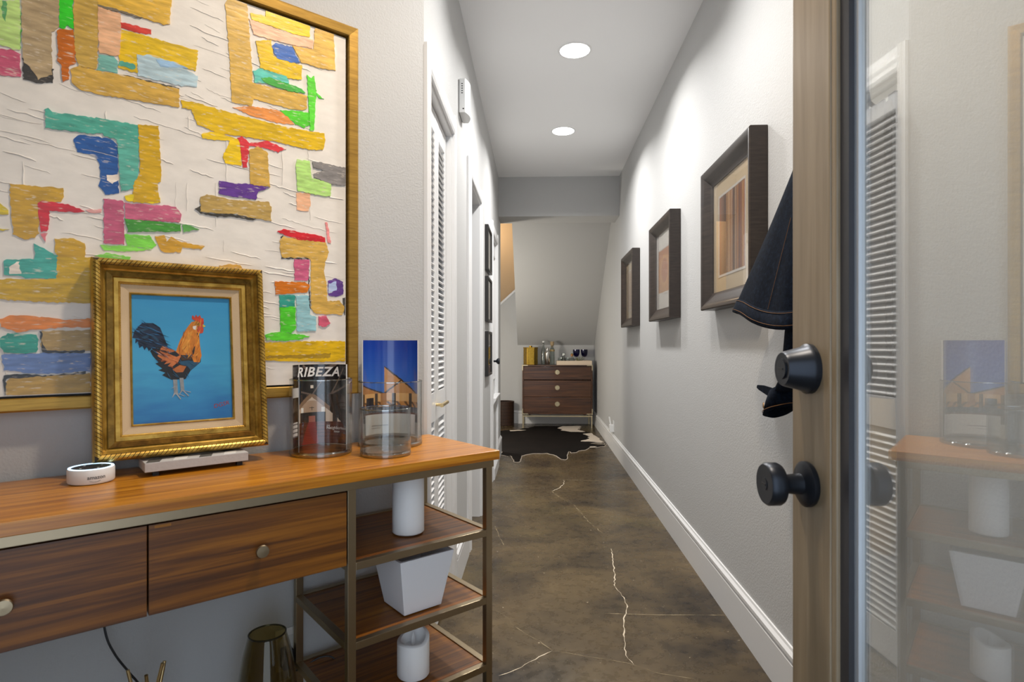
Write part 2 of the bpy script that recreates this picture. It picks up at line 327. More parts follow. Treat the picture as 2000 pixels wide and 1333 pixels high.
# ------------------------------------------------------------------ outlines measured on their own surfaces (metres)
STROKES = [
('b0cc78',[(-1.054,1.832),(-1.011,1.848),(-1.009,1.798),(-1.011,1.742),(-1.021,1.739),(-1.044,1.743),(-1.054,1.746)]),
('4f9a3a',[(-1.016,1.825),(-1.008,1.827),(-1.008,1.78),(-1.009,1.743),(-1.017,1.742),(-1.014,1.778)]),
('5a9a60',[(-1.038,1.838),(-1.031,1.841),(-1.033,1.794),(-1.04,1.803)]),
('b9516b',[(-1.054,1.73),(-1.044,1.734),(-1.026,1.737),(-1.01,1.734),(-1.008,1.685),(-1.044,1.678),(-1.054,1.677)]),
('3a3632',[(-1.006,1.725),(-1.004,1.68),(-0.979,1.68),(-0.954,1.688),(-0.954,1.718),(-0.973,1.722)]),
('a8926f',[(-1.008,1.854),(-0.944,1.878),(-0.945,1.811),(-0.957,1.798),(-0.956,1.704),(-0.97,1.695),(-0.979,1.686),(-0.991,1.707),(-1.003,1.717),(-1.006,1.746)]),
('2fbf22',[(-0.944,1.878),(-0.92,1.887),(-0.919,1.818),(-0.928,1.824),(-0.936,1.811),(-0.944,1.814)]),
('b8600f',[(-0.947,1.807),(-0.918,1.817),(-0.914,1.74),(-0.926,1.734),(-0.927,1.702),(-0.938,1.693),(-0.94,1.732),(-0.946,1.737)]),
('cfa43a',[(-0.874,1.905),(-0.727,1.96),(-0.73,1.896),(-0.743,1.889),(-0.788,1.89),(-0.837,1.891),(-0.874,1.887)]),
('b79545',[(-0.919,1.888),(-0.872,1.905),(-0.872,1.883),(-0.875,1.742),(-0.909,1.736),(-0.917,1.768)]),
('6a6050',[(-0.875,1.889),(-0.833,1.891),(-0.788,1.89),(-0.789,1.886),(-0.833,1.887),(-0.874,1.883)]),
('d6a57e',[(-0.874,1.884),(-0.83,1.883),(-0.83,1.841),(-0.833,1.785),(-0.845,1.781),(-0.859,1.781),(-0.872,1.778)]),
('c23a30',[(-0.833,1.865),(-0.77,1.868),(-0.769,1.857),(-0.794,1.851),(-0.835,1.852)]),
('d1ac10',[(-0.837,1.849),(-0.79,1.849),(-0.668,1.85),(-0.673,1.798),(-0.772,1.794),(-0.798,1.796),(-0.797,1.755),(-0.835,1.757),(-0.832,1.815)]),
('6fa79b',[(-0.872,1.775),(-0.845,1.781),(-0.836,1.774),(-0.837,1.744),(-0.875,1.739)]),
('4f9c88',[(-0.833,1.774),(-0.801,1.774),(-0.803,1.761),(-0.835,1.762)]),
('a9bfc6',[(-0.798,1.798),(-0.772,1.806),(-0.718,1.802),(-0.668,1.785),(-0.671,1.758),(-0.704,1.751),(-0.796,1.75)]),
('8fb0cc',[(-0.761,1.8),(-0.718,1.805),(-0.69,1.798),(-0.75,1.785)]),
('4a4538',[(-0.826,1.744),(-0.75,1.744),(-0.711,1.744),(-0.711,1.736),(-0.816,1.74)]),
('c29a42',[(-0.925,1.727),(-0.913,1.736),(-0.872,1.738),(-0.816,1.742),(-0.75,1.741),(-0.711,1.741),(-0.709,1.697),(-0.75,1.694),(-0.861,1.685),(-0.909,1.686),(-0.921,1.699)]),
('4a9d88',[(-0.968,1.625),(-0.962,1.629),(-0.955,1.622),(-0.866,1.63),(-0.796,1.632),(-0.794,1.59),(-0.861,1.59),(-0.866,1.599),(-0.882,1.591),(-0.955,1.586),(-0.967,1.585)]),
('58a592',[(-0.863,1.602),(-0.796,1.625),(-0.794,1.542),(-0.796,1.483),(-0.83,1.469),(-0.837,1.588)]),
('c39a12',[(-0.796,1.633),(-0.754,1.64),(-0.752,1.589),(-0.748,1.512),(-0.756,1.497),(-0.751,1.456),(-0.805,1.448),(-0.807,1.486),(-0.792,1.519)]),
('dcc210',[(-0.823,1.46),(-0.805,1.466),(-0.751,1.467),(-0.751,1.455),(-0.772,1.449),(-0.82,1.448)]),
('1f4f8f',[(-0.919,1.572),(-0.911,1.583),(-0.878,1.587),(-0.851,1.587),(-0.839,1.58),(-0.835,1.564),(-0.836,1.516),(-0.834,1.464),(-0.859,1.457),(-0.872,1.475),(-0.868,1.505),(-0.874,1.533),(-0.878,1.542),(-0.911,1.544)]),
('e6d8c8',[(-0.857,1.502),(-0.835,1.507),(-0.835,1.494),(-0.847,1.484),(-0.857,1.49)]),
('c8b020',[(-1.057,1.407),(-1.044,1.409),(-1.028,1.397),(-1.028,1.388),(-1.044,1.384),(-1.057,1.384)]),
('c8b020',[(-1.057,1.354),(-1.044,1.355),(-1.026,1.357),(-1.028,1.354),(-1.044,1.351),(-1.057,1.349)]),
('b98f1e',[(-1.026,1.452),(-0.938,1.458),(-0.935,1.44),(-0.94,1.427),(-0.979,1.421),(-0.979,1.353),(-0.986,1.343),(-1.002,1.337),(-1.021,1.346),(-1.026,1.423)]),
('d99a94',[(-0.897,1.415),(-0.866,1.423),(-0.867,1.414),(-0.891,1.411)]),
('bf1f2c',[(-0.98,1.418),(-0.973,1.424),(-0.928,1.424),(-0.897,1.414),(-0.911,1.409),(-0.96,1.405),(-0.964,1.36),(-0.975,1.356),(-0.979,1.388)]),
('d06a70',[(-0.975,1.353),(-0.965,1.354),(-0.968,1.336),(-0.972,1.342)]),
('b5536f',[(-0.863,1.448),(-0.825,1.447),(-0.823,1.346),(-0.863,1.344)]),
('b85a74',[(-0.823,1.443),(-0.718,1.451),(-0.706,1.434),(-0.709,1.413),(-0.822,1.405)]),
('3f8a2c',[(-0.822,1.405),(-0.754,1.409),(-0.706,1.408),(-0.706,1.391),(-0.816,1.376)]),
('5a9a4a',[(-0.703,1.408),(-0.69,1.409),(-0.666,1.401),(-0.699,1.39)]),
('76c843',[(-0.823,1.37),(-0.772,1.373),(-0.759,1.351),(-0.768,1.34),(-0.816,1.343)]),
('7ecb4a',[(-0.87,1.339),(-0.816,1.343),(-0.768,1.34),(-0.814,1.33),(-0.861,1.328)]),
('7ac84a',[(-0.88,1.314),(-0.857,1.322),(-0.811,1.318),(-0.811,1.307),(-0.857,1.306)]),
('c4942a',[(-0.762,1.372),(-0.743,1.377),(-0.736,1.362),(-0.727,1.376),(-0.706,1.365),(-0.654,1.36),(-0.661,1.351),(-0.704,1.352),(-0.706,1.34),(-0.743,1.336),(-0.752,1.345)]),
('b88f16',[(-0.951,1.345),(-0.919,1.349),(-0.897,1.339),(-0.897,1.306),(-0.899,1.276),(-0.946,1.272),(-0.946,1.298),(-0.951,1.316)]),
('b9940f',[(-0.948,1.304),(-0.884,1.31),(-0.884,1.206),(-0.948,1.204),(-1.044,1.206),(-1.057,1.207),(-1.057,1.248),(-0.948,1.256)]),
('3f998a',[(-0.986,1.329),(-0.96,1.315),(-0.947,1.307),(-0.945,1.281),(-0.947,1.257),(-0.955,1.256),(-1.0,1.254),(-1.014,1.259),(-1.035,1.258),(-1.036,1.29),(-0.986,1.296)]),
('e2d6c6',[(-1.027,1.276),(-1.012,1.29),(-1.008,1.262),(-1.026,1.26)]),
('d07a2e',[(-1.043,1.163),(-1.026,1.172),(-1.004,1.173),(-0.973,1.171),(-0.937,1.166),(-0.888,1.171),(-0.887,1.151),(-0.928,1.15),(-0.952,1.147),(-0.984,1.144),(-1.014,1.137),(-1.04,1.148)]),
('2f8f7d',[(-1.042,1.125),(-1.03,1.135),(-0.982,1.133),(-0.979,1.117),(-0.982,1.096),(-1.006,1.091),(-1.036,1.094),(-1.041,1.107)]),
('2a2a2a',[(-0.977,1.139),(-0.973,1.141),(-0.974,1.117),(-0.965,1.097),(-0.897,1.098),(-0.897,1.093),(-0.967,1.093),(-0.974,1.096)]),
('a08550',[(-0.974,1.141),(-0.888,1.144),(-0.886,1.098),(-0.963,1.096),(-0.976,1.107)]),
('5f78a8',[(-1.04,1.09),(-0.977,1.093),(-0.888,1.092),(-0.887,1.051),(-0.963,1.047),(-1.004,1.051),(-1.036,1.057)]),
('2a2a2a',[(-1.037,1.047),(-1.02,1.049),(-0.963,1.043),(-0.897,1.05),(-0.897,1.045),(-1.032,1.039),(-1.033,1.004),(-1.037,1.018)]),
('a8873f',[(-1.034,1.029),(-1.026,1.04),(-0.984,1.043),(-0.888,1.046),(-0.887,1.003),(-0.92,0.998),(-1.032,1.003)]),
('c8a14a',[(-0.606,1.994),(-0.601,2.002),(-0.584,2.018),(-0.552,2.009),(-0.549,1.97),(-0.541,1.872),(-0.539,1.806),(-0.394,1.812),(-0.394,1.779),(-0.404,1.767),(-0.433,1.763),(-0.536,1.764),(-0.541,1.744),(-0.59,1.742),(-0.595,1.855)]),
('e2c416',[(-0.506,2.019),(-0.385,2.014),(-0.385,1.978),(-0.433,1.973),(-0.541,1.974),(-0.544,1.989),(-0.506,1.995)]),
('dcb08e',[(-0.547,1.972),(-0.433,1.97),(-0.376,1.976),(-0.378,1.95),(-0.433,1.941),(-0.536,1.935)]),
('cfa64e',[(-0.371,2.012),(-0.316,2.015),(-0.314,1.96),(-0.31,1.908),(-0.345,1.901),(-0.41,1.9),(-0.433,1.938),(-0.375,1.947)]),
('d2ae12',[(-0.53,1.919),(-0.491,1.936),(-0.485,1.893),(-0.407,1.892),(-0.409,1.851),(-0.442,1.846),(-0.518,1.852)]),
('3563ad',[(-0.49,1.92),(-0.482,1.93),(-0.433,1.935),(-0.426,1.915),(-0.414,1.899),(-0.436,1.891),(-0.476,1.891)]),
('55b5a5',[(-0.537,1.837),(-0.524,1.849),(-0.452,1.85),(-0.442,1.833),(-0.5,1.817),(-0.533,1.809)]),
('3f9f3c',[(-0.518,1.824),(-0.497,1.833),(-0.41,1.827),(-0.398,1.817),(-0.445,1.81),(-0.506,1.815)]),
('58c832',[(-0.394,1.87),(-0.381,1.864),(-0.373,1.873),(-0.366,1.832),(-0.371,1.795),(-0.373,1.718),(-0.385,1.714),(-0.391,1.816)]),
('58c832',[(-0.368,1.829),(-0.345,1.815),(-0.361,1.814)]),
('d98a44',[(-0.587,1.728),(-0.547,1.742),(-0.482,1.75),(-0.445,1.744),(-0.43,1.722),(-0.476,1.716),(-0.536,1.718)]),
('50c02a',[(-0.467,1.751),(-0.433,1.76),(-0.378,1.766),(-0.375,1.742),(-0.401,1.719),(-0.426,1.723)]),
('cfa90f',[(-0.706,1.715),(-0.678,1.718),(-0.584,1.713),(-0.452,1.71),(-0.345,1.716),(-0.341,1.694),(-0.348,1.669),(-0.388,1.661),(-0.482,1.663),(-0.625,1.654),(-0.67,1.664),(-0.683,1.698),(-0.703,1.698)]),
('dcb814',[(-0.661,1.643),(-0.625,1.657),(-0.593,1.65),(-0.57,1.649),(-0.566,1.58),(-0.604,1.579),(-0.612,1.595),(-0.595,1.64),(-0.625,1.635),(-0.657,1.631)]),
('c8323a',[(-0.576,1.651),(-0.565,1.658),(-0.547,1.645),(-0.5,1.66),(-0.452,1.649),(-0.473,1.636),(-0.512,1.64),(-0.547,1.636),(-0.553,1.58),(-0.562,1.575),(-0.57,1.634)]),
('c09a48',[(-0.547,1.625),(-0.527,1.639),(-0.5,1.63),(-0.497,1.572),(-0.494,1.538),(-0.524,1.535),(-0.544,1.536)]),
('5c3486',[(-0.62,1.53),(-0.57,1.533),(-0.559,1.536),(-0.497,1.535),(-0.524,1.518),(-0.53,1.498),(-0.581,1.496),(-0.62,1.497)]),
('3b3730',[(-0.675,1.452),(-0.662,1.461),(-0.66,1.444),(-0.623,1.447),(-0.587,1.45),(-0.53,1.445),(-0.536,1.441),(-0.587,1.444),(-0.623,1.439),(-0.662,1.442)]),
('ae9050',[(-0.664,1.483),(-0.649,1.492),(-0.59,1.487),(-0.497,1.497),(-0.491,1.483),(-0.491,1.447),(-0.53,1.446),(-0.587,1.452),(-0.623,1.448),(-0.662,1.445)]),
('a8cf74',[(-0.422,1.626),(-0.385,1.629),(-0.381,1.581),(-0.324,1.579),(-0.326,1.539),(-0.355,1.536),(-0.42,1.54),(-0.425,1.598)]),
('7c7876',[(-0.378,1.627),(-0.358,1.631),(-0.277,1.63),(-0.277,1.579),(-0.317,1.575),(-0.375,1.585),(-0.375,1.595),(-0.345,1.61),(-0.375,1.613)]),
('d9a682',[(-0.423,1.534),(-0.385,1.538),(-0.383,1.509),(-0.388,1.487),(-0.423,1.485)]),
('df8a88',[(-0.341,1.462),(-0.335,1.463),(-0.324,1.405),(-0.333,1.404)]),
('3a3836',[(-0.466,1.406),(-0.458,1.41),(-0.461,1.35),(-0.39,1.356),(-0.386,1.265),(-0.382,1.211),(-0.386,1.214),(-0.393,1.352),(-0.463,1.347)]),
('c79f4c',[(-0.468,1.398),(-0.458,1.407),(-0.34,1.404),(-0.329,1.377),(-0.34,1.351),(-0.346,1.323),(-0.337,1.287),(-0.335,1.237),(-0.298,1.239),(-0.282,1.218),(-0.291,1.199),(-0.371,1.199),(-0.382,1.214),(-0.383,1.35),(-0.39,1.356),(-0.461,1.35),(-0.468,1.372)]),
('c5222c',[(-0.476,1.419),(-0.458,1.428),(-0.363,1.422),(-0.341,1.419),(-0.341,1.405),(-0.42,1.404)]),
('c25a7c',[(-0.43,1.349),(-0.386,1.35),(-0.39,1.292),(-0.428,1.291)]),
('c26a12',[(-0.482,1.283),(-0.399,1.286),(-0.386,1.28),(-0.391,1.259),(-0.479,1.248)]),
('2f9080',[(-0.469,1.246),(-0.427,1.248),(-0.427,1.215),(-0.469,1.213)]),
('8cb8be',[(-0.424,1.248),(-0.39,1.25),(-0.385,1.196),(-0.368,1.19),(-0.369,1.15),(-0.422,1.148)]),
('4cbf28',[(-0.468,1.213),(-0.427,1.218),(-0.425,1.155),(-0.437,1.143),(-0.466,1.146)]),
('55bf2c',[(-0.506,1.139),(-0.469,1.147),(-0.386,1.135),(-0.417,1.125),(-0.466,1.121),(-0.503,1.124)]),
('c4566e',[(-0.362,1.192),(-0.34,1.195),(-0.327,1.173),(-0.343,1.161),(-0.36,1.166)]),
('5f3d86',[(-0.333,1.296),(-0.308,1.304),(-0.288,1.296),(-0.286,1.258),(-0.308,1.251),(-0.332,1.253)]),
('a9b8d8',[(-0.332,1.287),(-0.308,1.295),(-0.306,1.27),(-0.332,1.258)]),
('4a4846',[(-0.288,1.249),(-0.273,1.251),(-0.273,1.199),(-0.285,1.199)]),
('cda40f',[(-0.51,1.117),(-0.412,1.12),(-0.293,1.122),(-0.272,1.118),(-0.272,1.064),(-0.344,1.062),(-0.448,1.065),(-0.507,1.069)]),
('8a6a20',[(-0.36,1.108),(-0.325,1.102),(-0.329,1.096),(-0.363,1.099)]),
('9a7a1c',[(-0.507,1.081),(-0.418,1.083),(-0.325,1.087),(-0.325,1.073),(-0.502,1.074)]),
('c09645',[(-0.619,1.313),(-0.595,1.321),(-0.57,1.319),(-0.559,1.307),(-0.553,1.3),(-0.619,1.295)]),
]
ROOSTER = [
('14263f',[(0.004,0.663),(0.026,0.719),(0.064,0.75),(0.042,0.739),(0.102,0.783),(0.207,0.78),(0.27,0.747),(0.307,0.674),(0.341,0.596),(0.384,0.577),(0.319,0.527),(0.213,0.542),(0.184,0.582),(0.156,0.558),(0.14,0.595),(0.116,0.567),(0.098,0.602),(0.068,0.583),(0.055,0.635),(0.03,0.619),(0.036,0.658)]),
('1d4560',[(0.071,0.726),(0.176,0.753),(0.25,0.714),(0.234,0.701),(0.16,0.733),(0.077,0.707)]),
('1d4560',[(0.083,0.667),(0.189,0.7),(0.263,0.647),(0.247,0.634),(0.181,0.68),(0.097,0.648)]),
('16181c',[(0.168,0.562),(0.245,0.594),(0.353,0.587),(0.43,0.552),(0.542,0.537),(0.681,0.521),(0.673,0.466),(0.568,0.4),(0.512,0.332),(0.373,0.33),(0.281,0.369),(0.313,0.388),(0.245,0.409),(0.284,0.421),(0.217,0.463),(0.248,0.469),(0.194,0.522)]),
('c4703a',[(0.239,0.521),(0.276,0.587),(0.322,0.594),(0.392,0.573),(0.477,0.524),(0.442,0.471),(0.377,0.43),(0.339,0.44),(0.371,0.466),(0.301,0.454),(0.333,0.48),(0.271,0.475),(0.287,0.494)]),
('16181c',[(0.343,0.54),(0.415,0.559),(0.461,0.525),(0.428,0.512)]),
('b8682f',[(0.384,0.412),(0.457,0.446),(0.524,0.435),(0.489,0.389),(0.422,0.388)]),
('1c4a66',[(0.442,0.471),(0.539,0.483),(0.67,0.466),(0.568,0.403),(0.537,0.435),(0.473,0.45)]),
('c9781e',[(0.422,0.555),(0.467,0.647),(0.536,0.743),(0.588,0.796),(0.655,0.813),(0.712,0.772),(0.666,0.702),(0.671,0.605),(0.686,0.521),(0.662,0.466),(0.604,0.468),(0.581,0.509),(0.541,0.526),(0.477,0.527)]),
('d99030',[(0.479,0.579),(0.55,0.702),(0.601,0.729),(0.545,0.592),(0.526,0.537)]),
('1a1612',[(0.607,0.591),(0.621,0.602),(0.607,0.536),(0.577,0.516),(0.588,0.55)]),
('4a3018',[(0.469,0.525),(0.574,0.523),(0.58,0.489),(0.475,0.484)]),
('1a1612',[(0.641,0.709),(0.657,0.702),(0.664,0.667),(0.645,0.688)]),
('c5482a',[(0.644,0.76),(0.7,0.769),(0.715,0.737),(0.705,0.709),(0.674,0.702),(0.645,0.723)]),
('c63f22',[(0.593,0.824),(0.595,0.847),(0.607,0.852),(0.623,0.834),(0.637,0.859),(0.653,0.839),(0.679,0.856),(0.69,0.832),(0.715,0.828),(0.718,0.786),(0.694,0.765),(0.655,0.806),(0.609,0.813)]),
('b58a18',[(0.629,0.792),(0.663,0.799),(0.684,0.783),(0.666,0.765),(0.636,0.768)]),
('2a1a08',[(0.643,0.785),(0.659,0.788),(0.663,0.777),(0.646,0.774)]),
('d8c030',[(0.704,0.779),(0.737,0.765),(0.711,0.754)]),
('e8e0d8',[(0.598,0.76),(0.636,0.768),(0.648,0.746),(0.631,0.732),(0.605,0.738)]),
('8a8f92',[(0.388,0.332),(0.429,0.33),(0.433,0.214),(0.395,0.212)]),
('8a8f92',[(0.452,0.343),(0.492,0.342),(0.498,0.238),(0.463,0.233)]),
('9aa0a4',[(0.393,0.223),(0.408,0.222),(0.383,0.193),(0.374,0.189)]),
('9aa0a4',[(0.411,0.219),(0.427,0.218),(0.465,0.175),(0.455,0.172)]),
('9aa0a4',[(0.416,0.222),(0.432,0.221),(0.505,0.197),(0.496,0.194)]),
('9aa0a4',[(0.465,0.243),(0.481,0.243),(0.45,0.209),(0.441,0.206)]),
('9aa0a4',[(0.481,0.243),(0.496,0.242),(0.567,0.227),(0.557,0.223)]),
('9aa0a4',[(0.476,0.243),(0.492,0.242),(0.546,0.198),(0.536,0.195)]),
('9aa0a4',[(0.395,0.276),(0.411,0.275),(0.374,0.262),(0.365,0.259)]),
]
CRACKS = [
(0.006,1,[(0.4111,3.1971),(0.4012,3.064),(0.3811,2.8527),(0.3624,2.7122),(0.3714,2.6477),(0.3855,2.5765),(0.3841,2.5275),(0.3908,2.4899),(0.371,2.4256),(0.3563,2.3816),(0.3392,2.2672),(0.321,2.1219),(0.3258,2.0758),(0.3389,2.0382)]),
(0.004,0,[(-0.1751,2.4389),(-0.1135,2.3622),(-0.087,2.297),(-0.047,2.2436),(0.0133,2.1863),(0.0628,2.118)]),
(0.005,1,[(0.0628,2.118),(0.0126,2.0758),(-0.0355,2.0227),(-0.088,1.9719),(-0.1268,1.9503)]),
(0.003,0,[(0.0628,2.118),(0.1259,2.1004),(0.1807,2.0828),(0.2487,2.0687),(0.3276,2.044),(0.4109,1.9865),(0.5342,1.9568)]),
(0.01,1,[(0.2311,4.7981),(0.2161,4.6487),(0.1802,4.5322),(0.1195,4.4321)]),
(0.006,0,[(0.1195,4.4321),(0.1692,4.2567),(0.258,4.0763),(0.3222,3.7127),(0.3912,3.4453)]),
(0.006,0,[(0.275,2.4216),(0.4199,2.4188),(0.4999,2.4169),(0.6616,2.4235),(0.798,2.4257)]),
(0.01,0,[(0.094,4.8064),(0.3847,4.8044),(0.6074,4.7859)]),
(0.005,0,[(-0.2561,3.5679),(-0.2142,3.3848),(-0.1787,3.2196)]),
]
HIDE = [(-0.462,7.488),(-0.404,7.537),(-0.344,7.552),(-0.234,7.627),(-0.176,7.727),(-0.097,7.774),(-0.026,7.922),(0.119,7.954),(0.299,7.936),(0.356,8.003),(0.503,8.036),(0.626,8.027),(0.586,7.74),(0.549,7.648),(0.633,7.419),(0.694,7.355),(0.724,7.152),(0.75,6.951),(0.742,6.806),(0.775,6.691),(0.742,6.6),(0.67,6.619),(0.605,6.572),(0.683,6.467),(0.751,6.478),(0.782,6.633),(0.777,6.492),(0.748,6.398),(0.654,6.328),(0.574,6.309),(0.553,6.235),(0.527,6.175),(0.453,6.122),(0.418,6.019),(0.355,5.998),(0.347,6.087),(0.324,5.924),(0.309,5.699),(0.283,5.632),(0.239,5.663),(0.175,5.882),(0.135,5.916),(0.109,5.969),(0.061,5.942),(-0.027,5.946),(-0.107,5.87),(-0.142,5.816),(-0.148,5.518),(-0.181,5.492),(-0.214,5.516),(-0.243,5.76),(-0.266,5.829),(-0.283,5.776),(-0.358,5.86)]
HIDE_PATCH = [[(0.282,7.728),(0.353,7.938),(0.614,7.988),(0.577,7.74),(0.539,7.636),(0.625,7.419),(0.448,7.423),(0.319,7.55),(0.349,7.64)],[(0.578,7.252),(0.692,7.333),(0.717,7.131),(0.743,6.941),(0.735,6.796),(0.767,6.682),(0.74,6.609),(0.616,6.685),(0.51,6.694),(0.518,6.74),(0.59,6.823),(0.632,6.946),(0.612,6.985),(0.649,7.047)],[(-0.343,7.522),(-0.198,7.569),(-0.129,7.549),(-0.188,7.5),(-0.331,7.448)],[(0.585,6.35),(0.661,6.361),(0.638,6.311),(0.58,6.293)]]

# ------------------------------------------------------------------ structure
XL = -.367                                        # face of the left hall wall
def XR(y): return .781 + .0046 * y                # face of the right hall wall
TH = R(48.2)
CO = Vector((XL, 1.894, 0))                       # corner between the angled wall and the hall
ROT_A = PI / 2 - TH                               # things on / at the angled wall: local x runs right along it, local -y comes off it
AX = Vector((math.sin(TH), math.cos(TH), 0)); AN = Vector((math.cos(TH), -math.sin(TH), 0))
def aw(x, d, z): return CO + AX * x + AN * d + Vector((0, 0, z))
CEIL = 2.75

# floor: stained, sealed concrete
def floor_material():
    m = bpy.data.materials.new('stained_concrete'); m.use_nodes = True
    nt = m.node_tree; b = nt.nodes['Principled BSDF']; N = nt.nodes.new; L = nt.links.new
    tc = N('ShaderNodeTexCoord')
    def noise(sc, det, dist, mapping=None):
        n = N('ShaderNodeTexNoise'); n.inputs['Scale'].default_value = sc; n.inputs['Detail'].default_value = det; n.inputs['Distortion'].default_value = dist
        n.inputs['Roughness'].default_value = .6
        if mapping:
            mp = N('ShaderNodeMapping'); mp.inputs['Scale'].default_value = mapping; L(tc.outputs['Object'], mp.inputs[0]); L(mp.outputs[0], n.inputs['Vector'])
        else: L(tc.outputs['Object'], n.inputs['Vector'])
        return n
    n1 = noise(2.3, 10, .55, (1.0, 1.3, 1)); n2 = noise(22, 10, .3); n3 = noise(.75, 4, .6); n4 = noise(60, 3, 0)
    cr = N('ShaderNodeValToRGB'); e = cr.color_ramp.elements
    for p, c in ((.28, '1c150f'), (.42, '31261c'), (.52, '403324'), (.64, '54442d'), (.78, '6a583a')):
        el = e[0] if p == .28 else (e[1] if p == .78 else e.new(p)); el.position = p; el.color = hexc(c)
    mixf = N('ShaderNodeMath'); mixf.operation = 'MULTIPLY_ADD'; mixf.inputs[1].default_value = .30
    sub = N('ShaderNodeMath'); sub.operation = 'SUBTRACT'; sub.inputs[1].default_value = .5
    L(n2.outputs['Fac'], sub.inputs[0]); L(sub.outputs[0], mixf.inputs[0]); L(n1.outputs['Fac'], mixf.inputs[2]); L(mixf.outputs[0], cr.inputs[0])
    ol = N('ShaderNodeMix'); ol.data_type = 'RGBA'; mr = N('ShaderNodeMapRange'); mr.inputs['From Min'].default_value = .52; mr.inputs['From Max'].default_value = .72
    mr.inputs['To Max'].default_value = .4
    L(n3.outputs['Fac'], mr.inputs[0]); L(mr.outputs[0], ol.inputs['Factor']); L(cr.outputs[0], ol.inputs['A']); ol.inputs['B'].default_value = hexc('6a5e30')
    sp = N('ShaderNodeMapRange'); sp.inputs['From Min'].default_value = .705; sp.inputs['From Max'].default_value = .72; L(n4.outputs['Fac'], sp.inputs[0])
    wh = N('ShaderNodeMix'); wh.data_type = 'RGBA'; L(sp.outputs[0], wh.inputs['Factor']); L(ol.outputs['Result'], wh.inputs['A']); wh.inputs['B'].default_value = hexc('b5a58c')
    L(wh.outputs['Result'], b.inputs['Base Color'])
    rr = N('ShaderNodeMapRange'); rr.inputs['To Min'].default_value = .15; rr.inputs['To Max'].default_value = .42; L(n2.outputs['Fac'], rr.inputs[0]); L(rr.outputs[0], b.inputs['Roughness'])
    bu = N('ShaderNodeBump'); bu.inputs['Strength'].default_value = .12; bu.inputs['Distance'].default_value = .002; L(n2.outputs['Fac'], bu.inputs['Height']); L(bu.outputs[0], b.inputs['Normal'])
    return m
M_FLOOR = floor_material()
fl = struct(MB().box(-2.7, 1.0, -.6, 9.45, -.1, 0).build('floor', M_FLOOR), 'stained brown sealed concrete floor with pale cracks', 'floor')
CRACK0 = pmat('pale_crack', 'cdbfa8', rough=.8); CRACK1 = pmat('faint_crack', '8f8064', rough=.7)
for w, bright, pts in CRACKS:
    mb = MB(); L = []; Rr = []
    dense = []
    for (a, b) in zip(pts, pts[1:]):
        n = max(2, int(math.dist(a, b) / .02))
        dense += [(a[0] + (b[0] - a[0]) * k / n + random.uniform(-.004, .004), a[1] + (b[1] - a[1]) * k / n) for k in range(n)]
    dense.append(pts[-1])
    for i, p in enumerate(dense):
        q0 = dense[max(0, i - 1)]; q1 = dense[min(len(dense) - 1, i + 1)]
        t = Vector((q1[0] - q0[0], q1[1] - q0[1])).normalized(); nx, ny = -t.y, t.x
        ww = w * random.uniform(.06, .5) * (1 if 0 < i < len(dense) - 1 else .2)
        L.append((p[0] + nx * ww, p[1] + ny * ww, .0006)); Rr.append((p[0] - nx * ww, p[1] - ny * ww, .0006))
    n = len(dense)
    mb.add(L + Rr, [(i, i + 1, n + i + 1, n + i) for i in range(n - 1)])
    mb.build('crack', CRACK0 if bright else CRACK1, fl)

struct(MB().box(-2.7, 1.0, -.16, 5.68, CEIL, CEIL + .1).build('ceiling', M_CEIL), 'flat white ceiling of the narrow hallway', 'ceiling')
struct(MB().add([(XR(-.16), -.16, 0), (XR(9.4), 9.4, 0), (1.0, 9.4, 0), (1.0, -.16, 0), (XR(-.16), -.16, 3.6), (XR(9.4), 9.4, 3.6), (1.0, 9.4, 3.6), (1.0, -.16, 3.6)],
       [(0, 1, 2, 3), (4, 7, 6, 5), (0, 4, 5, 1), (1, 5, 6, 2), (2, 6, 7, 3), (3, 7, 4, 0)]).build('wall_right', M_WALL), 'long grey textured wall hung with three square pictures', 'wall')
# angled wall with the big painting: 12 cm thick, from the corner out to the entry wall
p = [aw(0, 0, 0), aw(-2.84, 0, 0), aw(-2.84, -.12, 0), aw(0.0, -.12, 0)]
mb = MB(); vs = [(q.x, q.y, z) for z in (0, CEIL) for q in p]
mb.add(vs, [(0, 1, 2, 3), (4, 7, 6, 5), (0, 4, 5, 1), (1, 5, 6, 2), (2, 6, 7, 3), (3, 7, 4, 0)])
struct(mb.build('wall_angled', M_WALL), 'angled grey textured wall behind the console table', 'wall')
# entry wall with the doorway the camera stands in
mb = MB()
mb.prism([(-2.7, 0), (-.46, 0), (-.46, 2.12), (.52, 2.12), (.52, 0), (.79, 0), (.79, CEIL), (-2.7, CEIL)], -.16, -.03, 'y')
struct(mb.build('wall_entry', M_WALL), 'grey entry wall around the open doorway', 'wall')
mb = MB()
for x0, x1, z0, z1 in ((-.46, -.425, 0, 2.12), (.485, .52, 0, 2.12), (-.425, .485, 2.085, 2.12)): mb.box(x0, x1, -.18, 0.0, z0, z1)
struct(mb.build('trim_entry_jamb', M_WHITE), 'white jamb of the entry doorway', 'door frame')
